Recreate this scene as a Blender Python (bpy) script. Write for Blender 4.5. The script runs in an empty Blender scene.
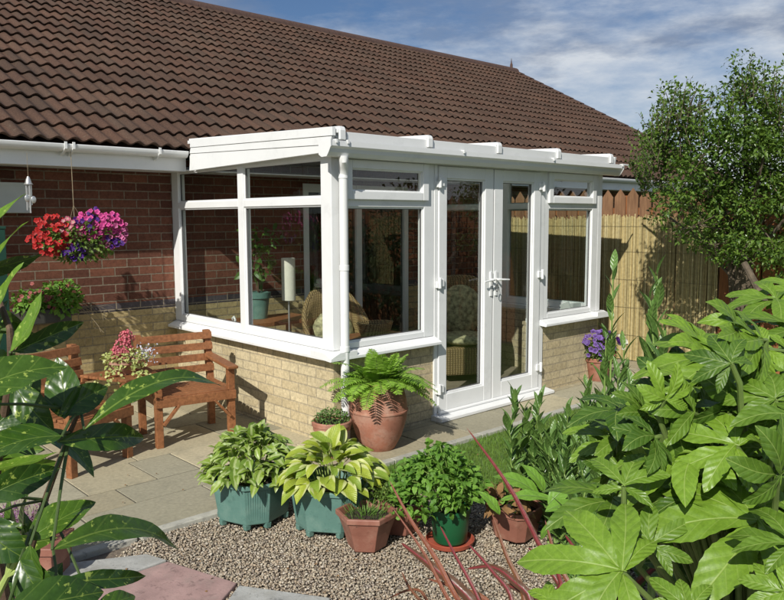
import bpy, bmesh, math, random
import numpy as np
from mathutils import Vector, Matrix
random.seed(7); rng = np.random.default_rng(7)
C = bpy.context.scene.collection
V = Vector
R = math.radians

# ------------------------------------------------------------------ camera
CAM = V((-3.3281, -4.2201, 1.6456)); YAW = 0.7465; PITCH = -0.1069; ROLL = -0.0033; FPX = 758.48
CF = V((math.sin(YAW)*math.cos(PITCH), math.cos(YAW)*math.cos(PITCH), math.sin(PITCH)))
CR = V((math.cos(YAW), -math.sin(YAW), 0)); CU = CR.cross(CF)
CR, CU = CR*math.cos(ROLL)+CU*math.sin(ROLL), CU*math.cos(ROLL)-CR*math.sin(ROLL)
def ray(u, v): return CF + CR*((u-392)/FPX) - CU*((v-300)/FPX)
def at(u, v, ax, val):
    d = ray(u, v); t = (val-CAM[ax])/d[ax]; return CAM + d*t
def gr(u, v, z=0.0): return at(u, v, 2, z)
def pd(u, v, depth): return CAM + ray(u, v)*depth

# ------------------------------------------------------------------ mesh builder
class MB:
    def __init__(s): s.v=[]; s.f=[]; s.leaf=[]; s.col=[]
    def add(s, vs, fs, leaf=None, col=None):
        n=len(s.v); s.v += [tuple(p) for p in vs]
        s.f += [tuple(i+n for i in f) for f in fs]
        if leaf is not None: s.leaf += leaf
        if col is not None:
            s.col += (col if isinstance(col, list) else [col]*len(vs))
    def box(s, x0,x1,y0,y1,z0,z1, T=None, col=None):
        vs=[V((x,y,z)) for x in (x0,x1) for y in (y0,y1) for z in (z0,z1)]
        if T: vs=[T(p) for p in vs]
        s.add(vs, [(0,1,3,2),(4,6,7,5),(0,4,5,1),(2,3,7,6),(0,2,6,4),(1,5,7,3)], col=col)
    def bar(s, p, q, w, h, up=V((0,0,1)), col=None):
        p=V(p); q=V(q); d=(q-p).normalized(); a=d.cross(up)
        if a.length<1e-4: a=d.cross(V((0,1,0)))
        a.normalize(); b=a.cross(d)
        vs=[]
        for e in (p,q):
            for i,j in ((-1,-1),(1,-1),(1,1),(-1,1)): vs.append(e+a*(i*w/2)+b*(j*h/2))
        s.add(vs, [(0,3,2,1),(4,5,6,7),(0,1,5,4),(1,2,6,5),(2,3,7,6),(3,0,4,7)], col=col)
    def tube(s, pts, r, n=8, col=None, cap=True):
        pts=[V(p) for p in pts]; m=len(pts)
        if not hasattr(r,'__len__'): r=[r]*m
        vs=[]; ref=None
        for i,p in enumerate(pts):
            d=(pts[min(i+1,m-1)]-pts[max(i-1,0)])
            if d.length<1e-9: d=V((0,0,1))
            d.normalize()
            if ref is None: ref=d.orthogonal().normalized()
            a=(ref-d*ref.dot(d)); 
            if a.length<1e-5: a=d.orthogonal()
            a.normalize(); ref=a; b=d.cross(a)
            for k in range(n):
                t=2*math.pi*k/n; vs.append(p+(a*math.cos(t)+b*math.sin(t))*r[i])
        fs=[(i*n+k, i*n+(k+1)%n, (i+1)*n+(k+1)%n, (i+1)*n+k) for i in range(m-1) for k in range(n)]
        if cap: fs += [tuple(range(n))[::-1], tuple((m-1)*n+k for k in range(n))]
        s.add(vs, fs, col=col)
    def lathe(s, prof, c, n=32, ang=0, sx=1, sy=1, T=None, flute=None, closed=False):
        c=V(c); vs=[]; m=len(prof)
        for r,z in prof:
            for k in range(n):
                t=2*math.pi*k/n+ang; rr=r*(flute(k) if flute else 1)
                p=V((rr*math.cos(t)*sx, rr*math.sin(t)*sy, z))
                if T: p=T@p
                vs.append(c+p)
        fs=[(i*n+k, i*n+(k+1)%n, (i+1)*n+(k+1)%n, (i+1)*n+k) for i in range(m-1) for k in range(n)]
        if closed: fs += [tuple(range(n))[::-1], tuple((m-1)*n+k for k in range(n))]
        s.add(vs, fs)
    def prism(s, poly, z0, z1, col=None):
        n=len(poly)
        vs=[V((p[0],p[1],z0)) for p in poly]+[V((p[0],p[1],z1)) for p in poly]
        s.add(vs, [tuple(range(n))[::-1], tuple(range(n,2*n))]+[(k,(k+1)%n,n+(k+1)%n,n+k) for k in range(n)], col=col)
    def extrude(s, prof, a0, a1, T):       # prof in (n,z), extruded along a
        n=len(prof)
        vs=[T(V((a0,p[0],p[1]))) for p in prof]+[T(V((a1,p[0],p[1]))) for p in prof]
        s.add(vs, [tuple(range(n))[::-1], tuple(range(n,2*n))]+[(k,(k+1)%n,n+(k+1)%n,n+k) for k in range(n)])
    def leaf_(s, base, tip, width, nrm, bend=.08, fold=.15, nu=8, nv=4, wavy=0.0, tooth=0.0, pw=.8, pt=.8, rnd=None, droop=0.0):
        base=V(base); tip=V(tip); L=tip-base; ln=L.length
        if ln<1e-6: return
        n=V(nrm); n=n-L*(n.dot(L)/L.length_squared)
        if n.length<1e-5: n=L.orthogonal()
        n.normalize(); sd=L.normalized().cross(n)
        rnd=random.random() if rnd is None else rnd
        ph=random.random()*6; cv=random.uniform(-.07,.07)
        vs=[]; lf=[]
        for i in range(nu+1):
            u=i/nu
            w=width/2*(math.sin(math.pi*min(1,u**pw)) **pt if 0<u<1 else 0)
            if tooth and i%2: w*=1+tooth
            c=base+L*u+n*(bend*4*u*(1-u)*ln)-V((0,0,1))*(droop*u*u*ln)
            for j in range(-nv//2, nv//2+1):
                t=j/(nv/2)
                q=c+sd*(t*w+cv*ln*math.sin(math.pi*u))+n*(fold*abs(t)*w + wavy*ln*math.sin(u*14+ph+ (2 if t>0 else 0))*abs(t)**2*(1 if 0<u<1 else 0))
                vs.append(q); lf.append((u, t*w/ln, rnd))
        k=nv+1
        fs=[(i*k+j, i*k+j+1, (i+1)*k+j+1, (i+1)*k+j) for i in range(nu) for j in range(nv)]
        s.add(vs, fs, leaf=lf)
    def palm(s, c, nrm, mid, Rr, lobes=7, spread=230, rnd=None, droop=.22, asp=.335):
        c=V(c); n=V(nrm).normalized(); m=V(mid); m=(m-n*m.dot(n)).normalized(); sd=m.cross(n)
        rnd=random.random() if rnd is None else rnd
        for k in range(lobes):
            f=(k-(lobes-1)/2)/((lobes-1)/2); a=R(f*spread/2+random.uniform(-4,4)); L=Rr*(1-.42*abs(f)**1.8)*random.uniform(.92,1.06)
            d=(m*math.cos(a)+sd*math.sin(a)); nn=(n+rdir()*.10).normalized()
            dd=(d-nn*(droop*random.uniform(.5,1.5))+nn*.10).normalized()
            tip=c+dd*L; lift=n*(.004*((k%2)*2-1))
            s.leaf_(c-d*L*.05+lift,tip+lift,L*asp*random.uniform(.92,1.08),nn,.10,random.uniform(.05,.22),22,8,wavy=.018,tooth=.055,pw=1.28,pt=.78,rnd=min(1,max(0,rnd+random.uniform(-.06,.06))),droop=.05)
    def flower(s, c, n, r, col, eye, petals=5, cup=.35):
        c=V(c); n=V(n).normalized(); a=n.orthogonal().normalized(); b=n.cross(a); k=petals*4
        ph=random.random()*6
        vs=[c-n*r*cup]; cs=[eye]
        for rr_,cc in ((.40,None),(1.0,col)):
            for i in range(k):
                t=2*math.pi*i/k+ph; w=r*(1-.26*(0.5+0.5*math.cos(petals*(t-ph)))**1.5) if rr_==1 else rr_*r
                vs.append(c+(a*math.cos(t)+b*math.sin(t))*w - (n*r*cup*.55 if rr_<1 else n*r*.06*math.sin(3*t)))
                cs.append(col if cc else tuple(col[q]*.35+eye[q]*.65 for q in range(3)))
        fs=[(0,1+i,1+(i+1)%k) for i in range(k)]+[(1+i,1+k+i,1+k+(i+1)%k,1+(i+1)%k) for i in range(k)]
        s.add(vs, fs, col=cs)
    def blob(s, c, rx, ry, rz, nu=12, nv=8, jit=0, T=None):
        c=V(c); vs=[]
        for i in range(nv+1):
            t=math.pi*i/nv
            for k in range(nu):
                p=2*math.pi*k/nu; j=1+random.uniform(-jit,jit)
                q=V((math.sin(t)*math.cos(p)*rx*j, math.sin(t)*math.sin(p)*ry*j, math.cos(t)*rz*j))
                if T: q=T@q
                vs.append(c+q)
        s.add(vs, [(i*nu+k,(i+1)*nu+k,(i+1)*nu+(k+1)%nu,i*nu+(k+1)%nu) for i in range(nv) for k in range(nu)])
    def build(s, name, m, parent=None, smooth=False, bevel=0, fixn=True):
        me=bpy.data.meshes.new(name); me.from_pydata(s.v, [], s.f)
        if s.leaf and len(s.leaf)==len(s.v):
            a=me.attributes.new('leaf','FLOAT_VECTOR','POINT'); a.data.foreach_set('vector', np.array(s.leaf,dtype=np.float32).ravel())
        if s.col and len(s.col)==len(s.v):
            a=me.attributes.new('col','FLOAT_COLOR','POINT'); a.data.foreach_set('color', np.array([(c[0],c[1],c[2],1) for c in s.col],dtype=np.float32).ravel())
        if fixn and len(s.f)<30000:
            bm=bmesh.new(); bm.from_mesh(me); bmesh.ops.recalc_face_normals(bm, faces=bm.faces); bm.to_mesh(me); bm.free()
        if smooth:
            me.polygons.foreach_set('use_smooth',[True]*len(me.polygons))
            if smooth=='auto':
                me.polygons.foreach_set('use_smooth',[True]*len(me.polygons)); 
        me.materials.append(m)
        o=bpy.data.objects.new(name, me); C.objects.link(o)
        if smooth=='auto':
            try:
                me.set_sharp_from_angle(angle=R(35))
            except Exception: pass
        if bevel:
            b=o.modifiers.new('bevel','BEVEL'); b.width=bevel; b.segments=2; b.limit_method='ANGLE'; b.angle_limit=R(40)
        if parent:
            o.parent=parent; o.matrix_parent_inverse=parent.matrix_world.inverted() if False else Matrix.Translation(-parent.location)
        return o
def npmesh(name, verts, faces, m, parent=None, col=None, smooth=False):
    me=bpy.data.meshes.new(name)
    k=faces.shape[1]
    me.vertices.add(len(verts)); me.vertices.foreach_set('co', verts.astype(np.float32).ravel())
    me.loops.add(faces.size); me.loops.foreach_set('vertex_index', faces.astype(np.int32).ravel())
    me.polygons.add(len(faces)); me.polygons.foreach_set('loop_start', np.arange(0,faces.size,k,dtype=np.int32)); me.polygons.foreach_set('loop_total', np.full(len(faces),k,dtype=np.int32))
    me.update(calc_edges=True)
    if smooth: me.polygons.foreach_set('use_smooth',np.ones(len(faces),dtype=bool))
    if col is not None:
        a=me.attributes.new('col','FLOAT_COLOR','POINT'); a.data.foreach_set('color', np.c_[col,np.ones(len(col))].astype(np.float32).ravel())
    me.materials.append(m); me.validate()
    o=bpy.data.objects.new(name, me); C.objects.link(o)
    if parent: o.parent=parent; o.matrix_parent_inverse=Matrix.Translation(-parent.location)
    return o
def thing(name, loc, label, cat, group=None):
    o=bpy.data.objects.new(name,None); C.objects.link(o); o.location=loc; o.empty_display_size=.1
    o['label']=label; o['category']=cat
    if group: o['group']=group
    return o
def tag(o, label, cat, group=None):
    o['label']=label; o['category']=cat
    if group: o['group']=group
    return o
def struct(o, kind='structure', label=None, cat=None):
    o['kind']=kind
    if label: o['label']=label
    if cat: o['category']=cat
    return o

# ------------------------------------------------------------------ materials
def newmat(name):
    m=bpy.data.materials.new(name); m.use_nodes=True; nt=m.node_tree; nt.nodes.clear()
    out=nt.nodes.new('ShaderNodeOutputMaterial'); p=nt.nodes.new('ShaderNodeBsdfPrincipled')
    nt.links.new(p.outputs[0], out.inputs[0]); return m, nt, p, out
def N(nt, t, **kw):
    n=nt.nodes.new(t)
    for k,v in kw.items(): setattr(n,k,v)
    return n
def setin(n, d):
    for k,v in d.items(): n.inputs[k].default_value=v
def noise(nt, scale, detail=4, vec=None, rough=.55):
    n=N(nt,'ShaderNodeTexNoise'); setin(n,{'Scale':scale,'Detail':detail,'Roughness':rough})
    if vec is not None: nt.links.new(vec, n.inputs['Vector'])
    return n
def ramp(nt, fac, stops):
    r=N(nt,'ShaderNodeValToRGB'); e=r.color_ramp.elements
    while len(e)<len(stops): e.new(.5)
    for i,(p,c) in enumerate(stops): e[i].position=p; e[i].color=(*c,1) if len(c)==3 else c
    nt.links.new(fac, r.inputs[0]); return r
def mixc(nt, fac, a, b, mode='MIX'):
    m=N(nt,'ShaderNodeMix', data_type='RGBA', blend_type=mode)
    for s_,v in ((m.inputs[0],fac),(m.inputs[6],a),(m.inputs[7],b)):
        if isinstance(v,(int,float)): s_.default_value=v
        elif isinstance(v,tuple): s_.default_value=(*v,1)
        else: nt.links.new(v,s_)
    return m.outputs[2]
def math_(nt, op, a, b=None, clamp=False):
    m=N(nt,'ShaderNodeMath', operation=op, use_clamp=clamp)
    for s_,v in zip(m.inputs,(a,b)):
        if v is None: continue
        if isinstance(v,(int,float)): s_.default_value=v
        else: nt.links.new(v,s_)
    return m.outputs[0]
def coords(nt): return N(nt,'ShaderNodeTexCoord').outputs['Object']
def bump(nt, p, h, strength=.3, dist=.005):
    b=N(nt,'ShaderNodeBump'); setin(b,{'Strength':strength,'Distance':dist}); nt.links.new(h,b.inputs['Height']); nt.links.new(b.outputs[0],p.inputs['Normal']); return b
def plain(name, c, rough=.5, var=.12, scale=8, bs=.1, metal=0, spec=.5, stretch=None, bd=.003, bloom=None):
    m,nt,p,o=newmat(name); co=coords(nt)
    if stretch:
        mp=N(nt,'ShaderNodeMapping'); mp.inputs['Scale'].default_value=stretch; nt.links.new(co,mp.inputs[0]); co=mp.outputs[0]
    n=noise(nt,scale,6,co)
    lo=tuple(max(0,x*(1-var*1.6)) for x in c); hi=tuple(min(1,x*(1+var)) for x in c)
    r=ramp(nt,n.outputs[0],[(.3,lo),(.7,hi)]).outputs[0]
    if bloom:
        nb=noise(nt,bloom[1],7,co,.7); r=mixc(nt,math_(nt,'MULTIPLY',ramp(nt,nb.outputs[0],[(.48,(0,0,0)),(.68,(1,1,1))]).outputs[0],bloom[2]),r,bloom[0])
        nd=noise(nt,bloom[1]*3.1,5,co,.7); r=mixc(nt,math_(nt,'MULTIPLY',ramp(nt,nd.outputs[0],[(.56,(0,0,0)),(.66,(1,1,1))]).outputs[0],bloom[2]*.8),r,tuple(x*.35 for x in c))
    nt.links.new(r,p.inputs['Base Color'])
    n2=noise(nt,scale*9,4,co)
    setin(p,{'Roughness':rough,'Metallic':metal,'Specular IOR Level':spec})
    if bs: bump(nt,p,n2.outputs[0],bs,bd)
    return m
def colattr(name, rough=.6, tr=0, var=.15, scale=60, bs=0.0, spec=.4):
    m,nt,p,o=newmat(name); a=N(nt,'ShaderNodeAttribute',attribute_name='col')
    n=noise(nt,scale,3,coords(nt)); k=ramp(nt,n.outputs[0],[(.3,(1-var*1.4,)*3),(.7,(1+var,)*3)])
    c=mixc(nt,1.0,a.outputs[0],k.outputs[0],'MULTIPLY')
    nt.links.new(c,p.inputs['Base Color']); setin(p,{'Roughness':rough,'Specular IOR Level':spec})
    if bs: bump(nt,p,n.outputs[0],bs,.002)
    if tr:
        t=N(nt,'ShaderNodeBsdfTranslucent'); nt.links.new(c,t.inputs[0]); mx=N(nt,'ShaderNodeMixShader'); mx.inputs[0].default_value=tr
        nt.links.new(p.outputs[0],mx.inputs[1]); nt.links.new(t.outputs[0],mx.inputs[2]); nt.links.new(mx.outputs[0],o.inputs[0])
    return m
def leafmat(name, c1, c2, vein=None, veinw=.012, veinf=9, rough=.35, tr=.25, spots=None, margin=None, center=None, spec=.5, vamt=.5, mw=.75):
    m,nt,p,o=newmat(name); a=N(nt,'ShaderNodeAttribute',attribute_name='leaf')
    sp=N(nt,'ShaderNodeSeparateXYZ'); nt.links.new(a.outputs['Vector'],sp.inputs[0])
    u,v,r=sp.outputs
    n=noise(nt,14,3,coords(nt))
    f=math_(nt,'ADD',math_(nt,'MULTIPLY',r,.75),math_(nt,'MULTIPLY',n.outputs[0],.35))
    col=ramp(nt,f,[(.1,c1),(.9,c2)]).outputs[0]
    nf=noise(nt,130,4,coords(nt),.7); col=mixc(nt,1.0,col,ramp(nt,nf.outputs[0],[(.3,(.78,.80,.76)),(.7,(1.16,1.14,1.1))]).outputs[0],'MULTIPLY')
    av=math_(nt,'ABSOLUTE',v)
    if center:
        nn=noise(nt,60,3,coords(nt))
        g=math_(nt,'SUBTRACT',math_(nt,'ADD',av,math_(nt,'MULTIPLY',nn.outputs[0],.09)),.10)
        g=ramp(nt,math_(nt,'ADD',math_(nt,'MULTIPLY',g,12),.5),[(.3,(1,1,1)),(.7,(0,0,0))]).outputs[0]
        g=math_(nt,'MULTIPLY',g,center[1]); col=mixc(nt,g,col,center[0])
    if margin:
        g=ramp(nt,av,[(mw*.2,(0,0,0)),(mw*.26,(1,1,1))]).outputs[0]
        col=mixc(nt,math_(nt,'MULTIPLY',g,margin[1]),col,margin[0])
    if spots:
        na_=noise(nt,spots[1]*1.5,3,coords(nt),.6); nb_=noise(nt,spots[1]*.45,2,coords(nt))
        th=ramp(nt,math_(nt,'ADD',na_.outputs[0],math_(nt,'MULTIPLY',nb_.outputs[0],.30)),[(.775,(0,0,0)),(.83,(1,1,1))]).outputs[0]
        col=mixc(nt,math_(nt,'MULTIPLY',th,.85),col,spots[0])
    if vein:
        g=ramp(nt,av,[(veinw*.6,(1,1,1)),(veinw*1.4,(0,0,0))]).outputs[0]
        w=math_(nt,'SINE',math_(nt,'MULTIPLY',math_(nt,'SUBTRACT',u,math_(nt,'MULTIPLY',av,1.3)),veinf*6.283))
        w2=ramp(nt,w,[(.93,(0,0,0)),(.99,(1,1,1))]).outputs[0]
        g2=math_(nt,'MAXIMUM',g,math_(nt,'MULTIPLY',w2,.35))
        col=mixc(nt,math_(nt,'MULTIPLY',g2,vamt*1.6,True),col,vein)
        nlow=noise(nt,38,3,coords(nt)); bump(nt,p,math_(nt,'ADD',math_(nt,'ADD',math_(nt,'MULTIPLY',w,-.5 if vamt>.35 else -.15),math_(nt,'MULTIPLY',nlow.outputs[0],2.2)),math_(nt,'MULTIPLY',g,-1.5)),.32,.003)
    nt.links.new(col,p.inputs['Base Color']); setin(p,{'Roughness':rough,'Specular IOR Level':spec})
    rr_=ramp(nt,n.outputs[0],[(.3,(rough*.8,)*3),(.7,(min(1,rough*1.35),)*3)]); nt.links.new(rr_.outputs[0],p.inputs['Roughness'])
    t=N(nt,'ShaderNodeBsdfTranslucent')
    tc=mixc(nt,1.0,col,(1.0,1.0,.45),'MULTIPLY'); nt.links.new(tc,t.inputs[0])
    mx=N(nt,'ShaderNodeMixShader'); mx.inputs[0].default_value=tr
    nt.links.new(p.outputs[0],mx.inputs[1]); nt.links.new(t.outputs[0],mx.inputs[2]); nt.links.new(mx.outputs[0],o.inputs[0])
    return m
def brickmat(name, house):
    m,nt,p,o=newmat(name); geo=N(nt,'ShaderNodeNewGeometry'); co=N(nt,'ShaderNodeSeparateXYZ'); nt.links.new(geo.outputs['Position'],co.inputs[0])
    nn=N(nt,'ShaderNodeSeparateXYZ'); nt.links.new(geo.outputs['True Normal'],nn.inputs[0])
    side=math_(nt,'GREATER_THAN',math_(nt,'ABSOLUTE',nn.outputs[0]),.7)
    mx=N(nt,'ShaderNodeMix',data_type='FLOAT'); nt.links.new(side,mx.inputs[0]); nt.links.new(co.outputs[0],mx.inputs[2]); nt.links.new(co.outputs[1],mx.inputs[3])
    cb=N(nt,'ShaderNodeCombineXYZ'); nt.links.new(mx.outputs[0],cb.inputs[0]); nt.links.new(math_(nt,'ADD',co.outputs[2],5.0),cb.inputs[1])
    wob=noise(nt,30,3,geo.outputs['Position']); vv=N(nt,'ShaderNodeVectorMath',operation='MULTIPLY_ADD'); nt.links.new(wob.outputs['Color'],vv.inputs[0]); vv.inputs[1].default_value=(.006,.006,0); nt.links.new(cb.outputs[0],vv.inputs[2])
    def bt(c1,c2,mort):
        b=N(nt,'ShaderNodeTexBrick'); nt.links.new(vv.outputs[0],b.inputs['Vector'])
        setin(b,{'Scale':1.0,'Brick Width':.225,'Row Height':.075,'Mortar Size':.0055,'Mortar Smooth':.25,'Bias':0.0,'Color1':(*c1,1),'Color2':(*c2,1),'Mortar':(*mort,1)}); return b
    if house:
        red=bt((.105,.045,.032),(.19,.080,.052),(.225,.19,.145)); buff=bt((.36,.29,.15),(.50,.41,.22),(.29,.25,.17)); blue=bt((.055,.05,.055),(.10,.09,.10),(.30,.26,.2))
        z=co.outputs[2]
        c=mixc(nt,math_(nt,'GREATER_THAN',z,.8275),buff.outputs[0],blue.outputs[0])
        c=mixc(nt,math_(nt,'GREATER_THAN',z,.9025),c,red.outputs[0]); fac=red.outputs[1]
    else:
        b=bt((.48,.41,.26),(.58,.51,.34),(.40,.355,.255)); c=b.outputs[0]; fac=b.outputs[1]
    n=noise(nt,45,6,geo.outputs['Position'],.7); k=ramp(nt,n.outputs[0],[(.3,(.66,.64,.62)),(.68,(1.18,1.16,1.12))])
    c=mixc(nt,1.0,c,k.outputs[0],'MULTIPLY')
    n3=noise(nt,1.7,3,geo.outputs['Position']); k3=ramp(nt,n3.outputs[0],[(.35,(.86,.86,.86)),(.65,(1.08,1.06,1.04))]); c=mixc(nt,1.0,c,k3.outputs[0],'MULTIPLY')
    vo=N(nt,'ShaderNodeTexVoronoi'); vo.inputs['Scale'].default_value=38; nt.links.new(geo.outputs['Position'],vo.inputs['Vector'])
    dk=ramp(nt,vo.outputs['Distance'],[(.10,(.45,.38,.32)),(.17,(1,1,1))]); c=mixc(nt,.55,c,mixc(nt,1.0,c,dk.outputs[0],'MULTIPLY'))
    nt.links.new(c,p.inputs['Base Color']); setin(p,{'Roughness':.9,'Specular IOR Level':.2})
    bump(nt,p,math_(nt,'SUBTRACT',math_(nt,'MULTIPLY',n.outputs[0],.35),fac),.8,.006)
    return m
def glassmat(name, tint=(.86,.90,.88), f0=1.5):
    m=bpy.data.materials.new(name); m.use_nodes=True; nt=m.node_tree; nt.nodes.clear()
    o=N(nt,'ShaderNodeOutputMaterial'); t=N(nt,'ShaderNodeBsdfTransparent'); t.inputs[0].default_value=(*tint,1)
    g=N(nt,'ShaderNodeBsdfGlossy'); g.inputs['Roughness'].default_value=.01; g.inputs['Color'].default_value=(1,1,1,1)
    geo=N(nt,'ShaderNodeNewGeometry'); dp=N(nt,'ShaderNodeVectorMath',operation='DOT_PRODUCT'); nt.links.new(geo.outputs['Normal'],dp.inputs[0]); nt.links.new(geo.outputs['Incoming'],dp.inputs[1])
    om=math_(nt,'SUBTRACT',1.0,math_(nt,'ABSOLUTE',dp.outputs['Value'])); sch=math_(nt,'ADD',math_(nt,'MULTIPLY',math_(nt,'POWER',om,5.0),.95),.045); mx=N(nt,'ShaderNodeMixShader')
    nz=noise(nt,1.3,1,coords(nt)); b=N(nt,'ShaderNodeBump'); setin(b,{'Strength':.05,'Distance':.02}); nt.links.new(nz.outputs[0],b.inputs['Height']); nt.links.new(b.outputs[0],g.inputs['Normal'])
    nt.links.new(math_(nt,'MULTIPLY',sch,1.7,True),mx.inputs[0]); nt.links.new(t.outputs[0],mx.inputs[1]); nt.links.new(g.outputs[0],mx.inputs[2]); nt.links.new(mx.outputs[0],o.inputs[0])
    return m
def woodmat(name, c1, c2, axis=(1,8,8), scale=9, rough=.5):
    m,nt,p,o=newmat(name); mp=N(nt,'ShaderNodeMapping'); mp.inputs['Scale'].default_value=axis; nt.links.new(coords(nt),mp.inputs[0])
    n=noise(nt,scale,6,mp.outputs[0],.65); r=ramp(nt,n.outputs[0],[(.3,c1),(.7,c2)]); 
    n2=noise(nt,3,3,coords(nt)); k=ramp(nt,n2.outputs[0],[(.3,(.75,.72,.7)),(.7,(1.1,1.1,1.1))])
    nt.links.new(mixc(nt,1.0,r.outputs[0],k.outputs[0],'MULTIPLY'),p.inputs['Base Color']); setin(p,{'Roughness':rough,'Specular IOR Level':.35}); bump(nt,p,n.outputs[0],.25,.002); return m
def wickermat(name, c1, c2):
    m,nt,p,o=newmat(name); co=coords(nt)
    w=N(nt,'ShaderNodeTexWave',bands_direction='Z'); setin(w,{'Scale':24,'Distortion':1.5,'Detail':2}); nt.links.new(co,w.inputs[0])
    w2=N(nt,'ShaderNodeTexWave',bands_direction='X'); setin(w2,{'Scale':14,'Distortion':1}); nt.links.new(co,w2.inputs[0])
    f=math_(nt,'MULTIPLY',w.outputs[1],w2.outputs[1]); r=ramp(nt,f,[(.05,c1),(.5,c2)]); nt.links.new(r.outputs[0],p.inputs['Base Color']); setin(p,{'Roughness':.6}); bump(nt,p,f,.8,.01); return m

M={}
M['upvc']=plain('white_plastic',(.76,.77,.76),.3,.03,3,.0,bloom=((.66,.66,.62),1.6,.13))
M['upvc_seam']=plain('grey_gasket',(.10,.10,.10),.6,.05,10,0)
M['house_brick']=brickmat('house_brick',True); M['buff_brick']=brickmat('buff_brick',False)
M['glass']=glassmat('window_glass'); M['dark_glass']=glassmat('house_door_glass',(.5,.53,.52))
M['tile']=colattr('roof_tile',.85,0,.26,110,.5,.2)
_m=M['tile']; _nt=_m.node_tree; _p=[n for n in _nt.nodes if n.type=='BSDF_PRINCIPLED'][0]; _src=_p.inputs['Base Color'].links[0].from_socket
_a=noise(_nt,26,6,coords(_nt),.75); _b=noise(_nt,1.1,3,coords(_nt)); _f=ramp(_nt,math_(_nt,'ADD',_a.outputs[0],math_(_nt,'MULTIPLY',_b.outputs[0],.25)),[(.74,(0,0,0)),(.82,(1,1,1))]).outputs[0]
_c=mixc(_nt,math_(_nt,'MULTIPLY',_f,.55),_src,(.17,.15,.11)); _k=ramp(_nt,_b.outputs[0],[(.35,(.88,.88,.88)),(.65,(1.1,1.08,1.05))]).outputs[0]; _nt.links.new(mixc(_nt,1.0,_c,_k,'MULTIPLY'),_p.inputs['Base Color'])
M['ridge']=plain('ridge_tile',(.085,.048,.037),.85,.2,20,.3)
M['slab']=colattr('patio_slab',.85,0,.11,45,.5,.25)
_m=M['slab']; _nt=_m.node_tree; _p=[n for n in _nt.nodes if n.type=='BSDF_PRINCIPLED'][0]; _src=_p.inputs['Base Color'].links[0].from_socket
_a=noise(_nt,5,8,coords(_nt),.72); _f=ramp(_nt,_a.outputs[0],[(.50,(0,0,0)),(.66,(1,1,1))]).outputs[0]; _c=mixc(_nt,math_(_nt,'MULTIPLY',_f,.38),_src,(.20,.19,.14))
_b=noise(_nt,40,5,coords(_nt),.8); _g=ramp(_nt,_b.outputs[0],[(.66,(0,0,0)),(.70,(1,1,1))]).outputs[0]; _nt.links.new(mixc(_nt,math_(_nt,'MULTIPLY',_g,.45),_c,(.52,.50,.42)),_p.inputs['Base Color'])
M['mortar']=plain('joint_mortar',(.10,.09,.065),.95,.2,30,.4)
M['concrete']=plain('concrete',(.44,.43,.37),.9,.18,14,.4,bloom=((.30,.29,.22),7,.6))
M['greyslab']=plain('grey_concrete',(.40,.40,.37),.9,.16,9,.5,bloom=((.27,.26,.22),8,.7))
M['pinkslab']=plain('pink_concrete',(.38,.245,.22),.9,.15,9,.5,bloom=((.29,.22,.19),7,.7))
M['stone']=colattr('gravel_stone',.7,0,.2,90,0,.35)
M['gravelbase']=plain('gravel_bed',(.19,.15,.11),.95,.3,60,.8)
M['soil']=plain('soil',(.055,.038,.025),.95,.3,25,.9,bd=.02)
M['turf']=plain('turf',(.10,.17,.03),.95,.25,12,.5,bd=.01)
M['field']=plain('far_ground',(.07,.10,.035),.95,.25,.4,.3)
M['grass']=colattr('grass_blade',.55,.35,.12,6)
M['terracotta']=plain('terracotta',(.36,.15,.095),.75,.14,7,.25,bloom=((.50,.36,.28),6,.5))
M['brownpot']=plain('brown_plastic_pot',(.27,.11,.075),.55,.10,9,.1,bloom=((.38,.25,.18),9,.35))
M['tealpot']=plain('teal_plastic_pot',(.105,.215,.18),.5,.08,9,.08,bloom=((.22,.30,.25),9,.35))
M['greenpot']=plain('green_plastic_pot',(.012,.095,.035),.4,.05,9,.05)
M['saucer']=plain('red_saucer',(.36,.08,.045),.5,.08,9,.1)
M['bench']=woodmat('stained_bench_wood',(.17,.068,.028),(.36,.155,.065),(6,6,6),7,.5)
M['fence']=woodmat('stained_fence_wood',(.17,.06,.022),(.36,.15,.055),(9,9,1),5,.8)
M['picket']=woodmat('picket_wood',(.15,.075,.04),(.29,.165,.085),(9,9,1),5,.8)
M['reed']=colattr('bamboo_reed',.6,0,.14,30,0,.4)
M['bark']=plain('bark',(.13,.10,.065),.9,.3,25,.7,bd=.01)
M['stem']=plain('green_stem',(.20,.30,.07),.5,.15,20,.1)
M['petiole']=plain('pale_petiole',(.36,.46,.13),.45,.12,20,.1)
M['darkstalk']=plain('dark_leaf_stalk',(.07,.11,.03),.5,.15,20,.1)
M['fatstalk']=plain('green_leaf_stalk',(.15,.22,.055),.5,.15,20,.1)
M['brownstem']=plain('brown_stem',(.10,.06,.035),.7,.2,20,.3)
M['petal']=colattr('petal',.6,.25,.08,40)
M['twig']=plain('dry_twig',(.30,.24,.15),.9,.2,30,.2)
M['metal']=plain('silver_metal',(.62,.62,.60),.3,.05,10,0,metal=.7)
M['wire']=plain('dark_wire',(.06,.06,.05),.5,.1,10,0,metal=.3)
M['wicker']=wickermat('wicker',(.11,.07,.025),(.42,.30,.13))
M['cushion']=plain('floral_cushion',(.40,.38,.21),.9,.45,26,.1)
M['cream']=plain('cream_paper',(.72,.69,.58),.8,.04,30,.2)
M['floor']=plain('indoor_floor',(.30,.25,.18),.5,.1,4,0)
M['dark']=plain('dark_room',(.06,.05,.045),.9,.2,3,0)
M['whitewood']=plain('pale_grey_paint',(.50,.53,.50),.6,.06,5,0)
M['greenpost']=plain('dark_green_paint',(.012,.055,.035),.4,.1,5,0)
M['ceramic']=plain('white_ceramic',(.75,.75,.72),.25,.03,5,0)
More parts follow.
